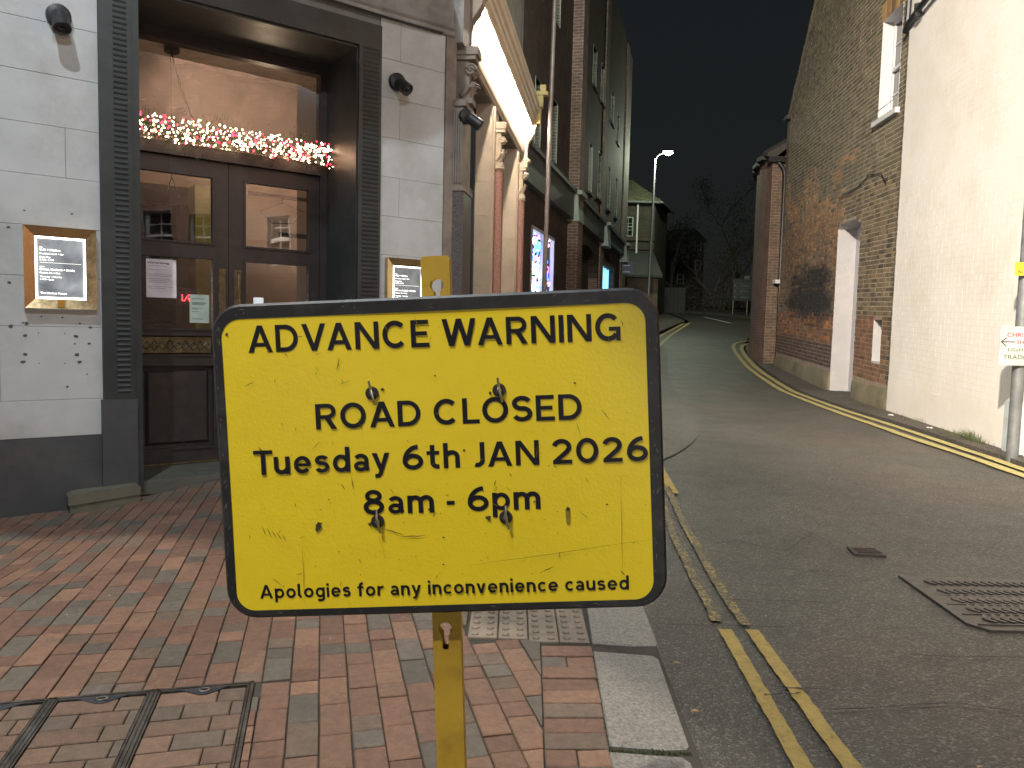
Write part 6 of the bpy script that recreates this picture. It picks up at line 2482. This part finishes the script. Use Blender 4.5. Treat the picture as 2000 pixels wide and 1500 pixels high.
bs_ = thing('projecting_sign', 'small blue projecting sign at the far corner of the brick shop building', 'sign', (4.45, 31, 3.8))
b = MB()
b.box(WORLD, 4.22, 4.72, 30.98, 31.03, 3.60, 4.10)
b.build('panel', pm('blue_sign_paint', (.035, .05, .12), rough=.4), bs_)
b = MB()
b.box(WORLD, 4.33, 4.60, 30.970, 30.975, 3.93, 3.96)
b.box(WORLD, 4.33, 4.62, 30.970, 30.975, 3.68, 3.70)
b.box(WORLD, 4.36, 4.58, 30.970, 30.975, 3.71, 3.725)
b.build('white_marking', MT['white_paint'], bs_)
b = MB()
b.box(WORLD, 4.0, 4.24, 31.0, 31.02, 4.03, 4.06)
b.build('bracket', MT['black_iron'], bs_)

# ---- street lamp up the road
sl = thing('street_lamp', 'tall slim street lamp shining greenish white at the bend of the road', 'street lamp', (6.27, 36, g(36)))
b = MB()
b.tube([(6.25, 36, g(36) - .2), (6.26, 36, 3.3), (6.33, 36, 9.25)], [.09, .075, .05], 12)
b.tube([(6.33, 36, 9.2), (6.45, 35.9, 9.40), (6.66, 35.75, 9.48)], [.04, .035, .03], 8)
b.build('column', MT['grey_steel'], sl, smooth=True)
b = MB()
b.box(Fr(6.66, 35.75, 90), -.05, .42, -.11, .11, 9.46, 9.56)
hd = b.build('lantern_housing', MT['grey_steel'], sl)
b = MB()
b.ball((6.86, 35.72, 9.44), .115, 12, (1.3, 1, .6))
b.build('lens', emi('lamp_lens_glow', (.86, 1.0, .70), 60), hd, smooth=True)

# ---- hipped house
hip = thing('hipped_roof_house', 'old house with a hipped stone tile roof and white downpipe behind the street lamp', 'house', (6, 41, g(40)))
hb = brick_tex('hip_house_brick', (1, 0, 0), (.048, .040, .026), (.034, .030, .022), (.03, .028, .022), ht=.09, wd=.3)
b = MB()
b.poly([(2, 40.3, 1), (7.2, 40.3, 1), (7.2, 40.3, 7.95), (2, 40.3, 7.95)])
b.poly([(7.2, 40.3, 1), (8.45, 43.5, 1), (8.45, 43.5, 7.95), (7.2, 40.3, 7.95)])
b.poly([(8.45, 43.5, 1), (2, 46, 1), (2, 46, 7.95), (8.45, 43.5, 7.95)])
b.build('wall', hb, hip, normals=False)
b = MB()
eL, eR, ap, rd, bk = Vector((1.8, 40, 7.97)), Vector((7.5, 40, 7.97)), Vector((6.15, 42.0, 9.40)), Vector((2, 43.0, 9.5)), Vector((8.75, 43.6, 7.97))
b.poly([eL, eR, ap, rd])
b.poly([eR, bk, ap])
b.poly([bk, Vector((2, 46.2, 7.97)), rd, ap])
b.build('roof', pm('roof_underlay', (.06, .055, .04), rough=.9), hip, normals=False)
b = MB()
rr = random.Random(4)
nrow = 13
for r in range(nrow):
    t0, t1 = r / nrow, (r + 1.35) / nrow
    L0, L1 = eL.lerp(rd, t0), eL.lerp(rd, min(t1, 1))
    R0, R1 = eR.lerp(ap, t0), eR.lerp(ap, min(t1, 1))
    n_ = 26
    for k in range(n_):
        u0, u1 = (k + (r % 2) * .5) / n_, (k + .93 + (r % 2) * .5) / n_
        if u1 > 1: u1 = 1
        if u0 >= u1 or u0 < .35: continue
        up_ = Vector((0, -.02, .035 + rr.uniform(0, .03)))
        a, c = L0.lerp(R0, u0) + up_, L0.lerp(R0, u1) + up_ + Vector((0, 0, rr.uniform(-.01, .01)))
        d_, e_ = L1.lerp(R1, u1) + Vector((0, 0, .01)), L1.lerp(R1, u0) + Vector((0, 0, .01))
        b.hexa([a - Vector((0, 0, .035)), c - Vector((0, 0, .035)), d_ - Vector((0, 0, .02)), e_ - Vector((0, 0, .02)), a, c, d_, e_])
tag(b.build('stone_tiles', pm('mossy_stone_tile', (.13, .13, .07), (.06, .065, .04), .8, 9, .6, 40, .01), hip), kind='stuff')
b = MB()
b.tube([(2, 39.95, 7.93), (7.5, 39.95, 7.93), (8.8, 43.5, 7.93)], .06, 8)
b.build('gutter', MT['grey_steel'], hip)
b = MB()
b.tube([(6.27, 40.2, 7.9), (6.27, 40.2, 5.2), (6.27, 40.2, 1.8)], .05, 8)
b.build('downpipe', MT['white_paint'], hip)
HW = Fr(0, 40.3, 90)
HW.N = Vector((0, -1, 0))
MT['dim_white'] = pm('dim_white_frame', (.26, .28, .25), rough=.6)
sash(HW, 5.55, 6.08, 6.2, 7.2, -.02, hip, cols=2, rows=3, mat_f='dim_white')
b = MB()
b.box(HW, 3.5, 7.2, 0, .12, 6.0, 6.12)
b.box(HW, 3.5, 7.2, 0, .08, 5.55, 5.62)
b.build('timber_band', MT['bar_dark'], hip)
# lean-to below
lt = thing('lean_to', 'low dark brick lean-to at the foot of the lamp column', 'building', (6.3, 38.5, g(38)))
b = MB()
b.box(WORLD, 4.6, 7.05, 38.0, 40.2, 1.0, 4.0)
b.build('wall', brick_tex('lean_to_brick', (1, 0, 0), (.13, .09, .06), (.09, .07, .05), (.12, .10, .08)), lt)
b = MB()
b.hexa([(4.4, 37.7, 3.95), (7.2, 37.7, 3.95), (7.2, 40.3, 5.3), (4.4, 40.3, 5.3), (4.4, 37.7, 4.07), (7.2, 37.7, 4.07), (7.2, 40.3, 5.42), (4.4, 40.3, 5.42)])
b.build('roof', pm('dark_slate', (.035, .035, .035), rough=.7), lt)

# ---- dim building among the trees
fb = thing('dark_far_house', 'barely visible dark house with faint window glints beyond the road junction', 'house', (13.2, 60, g(60)))
b = MB()
b.box(WORLD, 12.0, 14.6, 60, 66, 3, 8.4)
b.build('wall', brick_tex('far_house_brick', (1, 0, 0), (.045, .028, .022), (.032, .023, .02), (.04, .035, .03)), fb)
b = MB()
b.hexa([(11.8, 59.8, 8.3), (14.8, 59.8, 8.3), (14.8, 66, 8.3), (11.8, 66, 8.3), (12.4, 61.5, 9.4), (14.3, 61.5, 9.4), (14.3, 65, 9.4), (12.4, 65, 9.4)])
b.build('roof', bpy.data.materials['dark_slate'], fb)
FW = Fr(0, 60, 90)
FW.N = Vector((0, -1, 0))
for a, e in ((12.9, 6.7), (13.85, 7.6), (13.9, 6.1), (12.6, 5.0)): sash(FW, a, a + .5, e, e + .75, -.02, fb, cols=2, rows=2, mat_f='grey_steel')
b = MB()
b.box(FW, 12.0, 13.1, .02, .5, 4.6, 4.68)
b.build('porch_roof', MT['white_paint'], fb)

# ---- green fingerpost board
fp = thing('direction_board', 'dark green road direction board on two posts at the junction', 'sign', (13, 44, g(44)))
b = MB()
b.box(WORLD, 12.42, 13.9, 43.98, 44.02, 3.18, 4.42)
b.build('board', pm('dark_green_board', (.018, .032, .03), rough=.5), fp)
b = MB()
b.box(WORLD, 13.05, 13.35, 43.97, 44.02, 4.40, 4.60)
for z_ in (3.56, 3.88, 4.16): b.box(WORLD, 12.44, 13.88, 43.965, 43.975, z_, z_ + .025)
for z_ in (3.30, 3.64, 3.95):
    b.box(WORLD, 12.80, 13.35, 43.965, 43.975, z_ + .03, z_ + .08)
    b.box(WORLD, 12.85, 13.28, 43.965, 43.975, z_ + .11, z_ + .14)
    b.box(WORLD, 12.50, 12.62, 43.965, 43.975, z_ + .03, z_ + .14)
b.build('white_marking', pm('board_marking', (.09, .10, .095), rough=.6), fp)
for x in (12.5, 13.3):
    b = MB()
    b.tube([(x, 44.05, 2.2), (x, 44.05, 4.4)], .05, 8)
    b.build('post', MT['bar_dark'], fp)

# ---- bare trees and scrub on the far verge
bark = pm('grey_bark', (.065, .058, .045), (.04, .036, .03), .9, 8, .5, 30)
tleaf = pm('winter_ivy', (.022, .028, .014), (.036, .038, .02), .6, 3)
def tree(name, x, y, h, lab, seed, lean_=0, ivy=1200, spread=1.0, multi=1):
    rt = random.Random(seed)
    z0 = g(y) + .1
    t_ = thing(name, lab, 'tree', (x, y, z0), 'bare winter trees at the junction')
    b = MB()
    tips = []
    def grow(p, d, L, r, lev):
        n = 4
        pts, rs = [p], [r]
        for i in range(n):
            d = (d + Vector((rt.gauss(0, .16), rt.gauss(0, .16), rt.gauss(.04, .08)))).normalized()
            p = p + d * L / n
            pts.append(p)
            rs.append(r * (1 - .5 * (i + 1) / n))
        b.tube(pts, rs, 6 if lev < 2 else 3, cap=False)
        tips.append((pts[-1], lev))
        tips.append((pts[2], lev))
        if lev < 4:
            for k in range(rt.choice((2, 3, 3))):
                q = pts[rt.choice((2, 3, 4))]
                a = rt.uniform(0, 2 * pi)
                nd = (d * .75 + Vector((cos(a), sin(a), rt.uniform(-.1, .5))) * .75 * spread).normalized()
                grow(q, nd, L * rt.uniform(.55, .8), r * .45, lev + 1)
    for m_ in range(multi):
        a = rt.uniform(0, 6.3)
        grow(Vector((x + .35 * cos(a) * (multi > 1), y + .3 * sin(a) * (multi > 1), z0 - .1)), Vector((lean_ + .35 * cos(a) * (multi > 1), 0, 1)).normalized(), h * .42, .11 * h / 6 + .02, 0)
    b.build('trunk', bark, t_, smooth=True)
    b = MB()
    for k in range(ivy):
        p, lev = rt.choice(tips)
        c = p + Vector((rt.gauss(0, .35), rt.gauss(0, .35), rt.gauss(0, .3)))
        s_ = rt.uniform(.03, .09)
        u_ = Vector((rt.gauss(0, 1), rt.gauss(0, 1), rt.gauss(0, 1))).normalized()
        v__ = u_.orthogonal().normalized()
        b.poly([c - u_ * s_, c + v__ * s_ * .6, c + u_ * s_, c - v__ * s_ * .6])
    if ivy: tag(b.build('crown', tleaf, t_, normals=False), kind='stuff')
tree('bare_tree', 12.9, 49, 5.0, 'several thin pale stems of a bare tree left of the green board', 5, multi=4, ivy=900)
tree('bare_tree', 15.2, 50, 8.0, 'bare tree behind the green board, beside the brick houses', 8, ivy=1500)
tree('bare_tree', 10.6, 52, 7.5, 'ivy covered tree in front of the dim far house', 12, ivy=3800, spread=1.2)
tree('bare_tree', 16.5, 57, 11, 'tallest bare tree, rising behind the roof of the brick houses', 21, ivy=2600)
tree('bare_tree', 9.4, 56, 9, 'dark tree standing behind the street lamp column', 31, ivy=3800, spread=1.3)
b = MB()
rt = random.Random(77)
for k in range(9000):
    x = rt.uniform(7.8, 24)
    y = 47.2 + abs(rt.gauss(0, 3)) - (x - 12) * .25
    top = 1.1 + 1.2 * vn(x * .8, y * .5, 4)
    c = Vector((x, y, g(y) + .1 + rt.random() ** 1.4 * top))
    s_ = rt.uniform(.03, .10)
    u_ = Vector((rt.gauss(0, 1), rt.gauss(0, 1), rt.gauss(.5, 1))).normalized()
    v__ = u_.orthogonal().normalized()
    b.poly([c - u_ * s_, c + v__ * s_ * .5, c + u_ * s_, c - v__ * s_ * .5])
tag(b.build('undergrowth', pm('verge_scrub', (.035, .034, .02), (.055, .048, .03), .8, 2), normals=False), kind='stuff')
b = MB()
b.box(WORLD, 8.1, 10.2, 46.0, 46.3, 2.2, 3.9)
for k in range(9): b.box(WORLD, 8.1 + k * .235, 8.31 + k * .235, 45.95, 46.0, 2.2, 3.95)
tag(b.build('board_fence', MT['asphalt_black']), 'low dark board fence at the left end of the far verge', 'fence')

# ---- shop added behind the photographer; its lit windows glare on and fill the plate
sq = thing('added_shop_front', 'unseen shop front added behind the viewpoint, with lit windows for plate glare and fill light', 'building', (-4, -12.2, 0))
b = MB()
QF = Fr(0, -12.0, 90)
QF.N = Vector((0, 1, 0))
b.box(QF, -14, 12, -3, -.2, -.5, 9)
b.build('wall', brick_tex('square_brick', (1, 0, 0), (.16, .09, .07), (.12, .07, .055), (.2, .17, .14)), sq)
for x0, x1, z0, z1, st in ((-6.0, -4.2, .3, 1.9, 4.2), (-2.6, -1.5, .3, 1.3, 2.4), (2.2, 9.2, .3, 3.1, 5.0)):  # wide last window added only as soft frontal fill
    b = MB()
    b.box(QF, x0, x1, -.2, -.15, z0, z1)
    w_ = b.build('added_lit_window', emi('glare_fill_glow', (1.0, .93, .82), st), sq)
    b = MB()
    for xa in (x0 - .06, (x0 + x1) / 2 - .03, x1): b.box(QF, xa, xa + .06, -.2, -.1, z0, z1)
    b.box(QF, x0, x1, -.2, -.09, z1, z1 + .08)
    b.box(QF, x0, x1, -.2, -.09, z0 - .08, z0)
    b.build('window_frame', MT['surround'], w_)
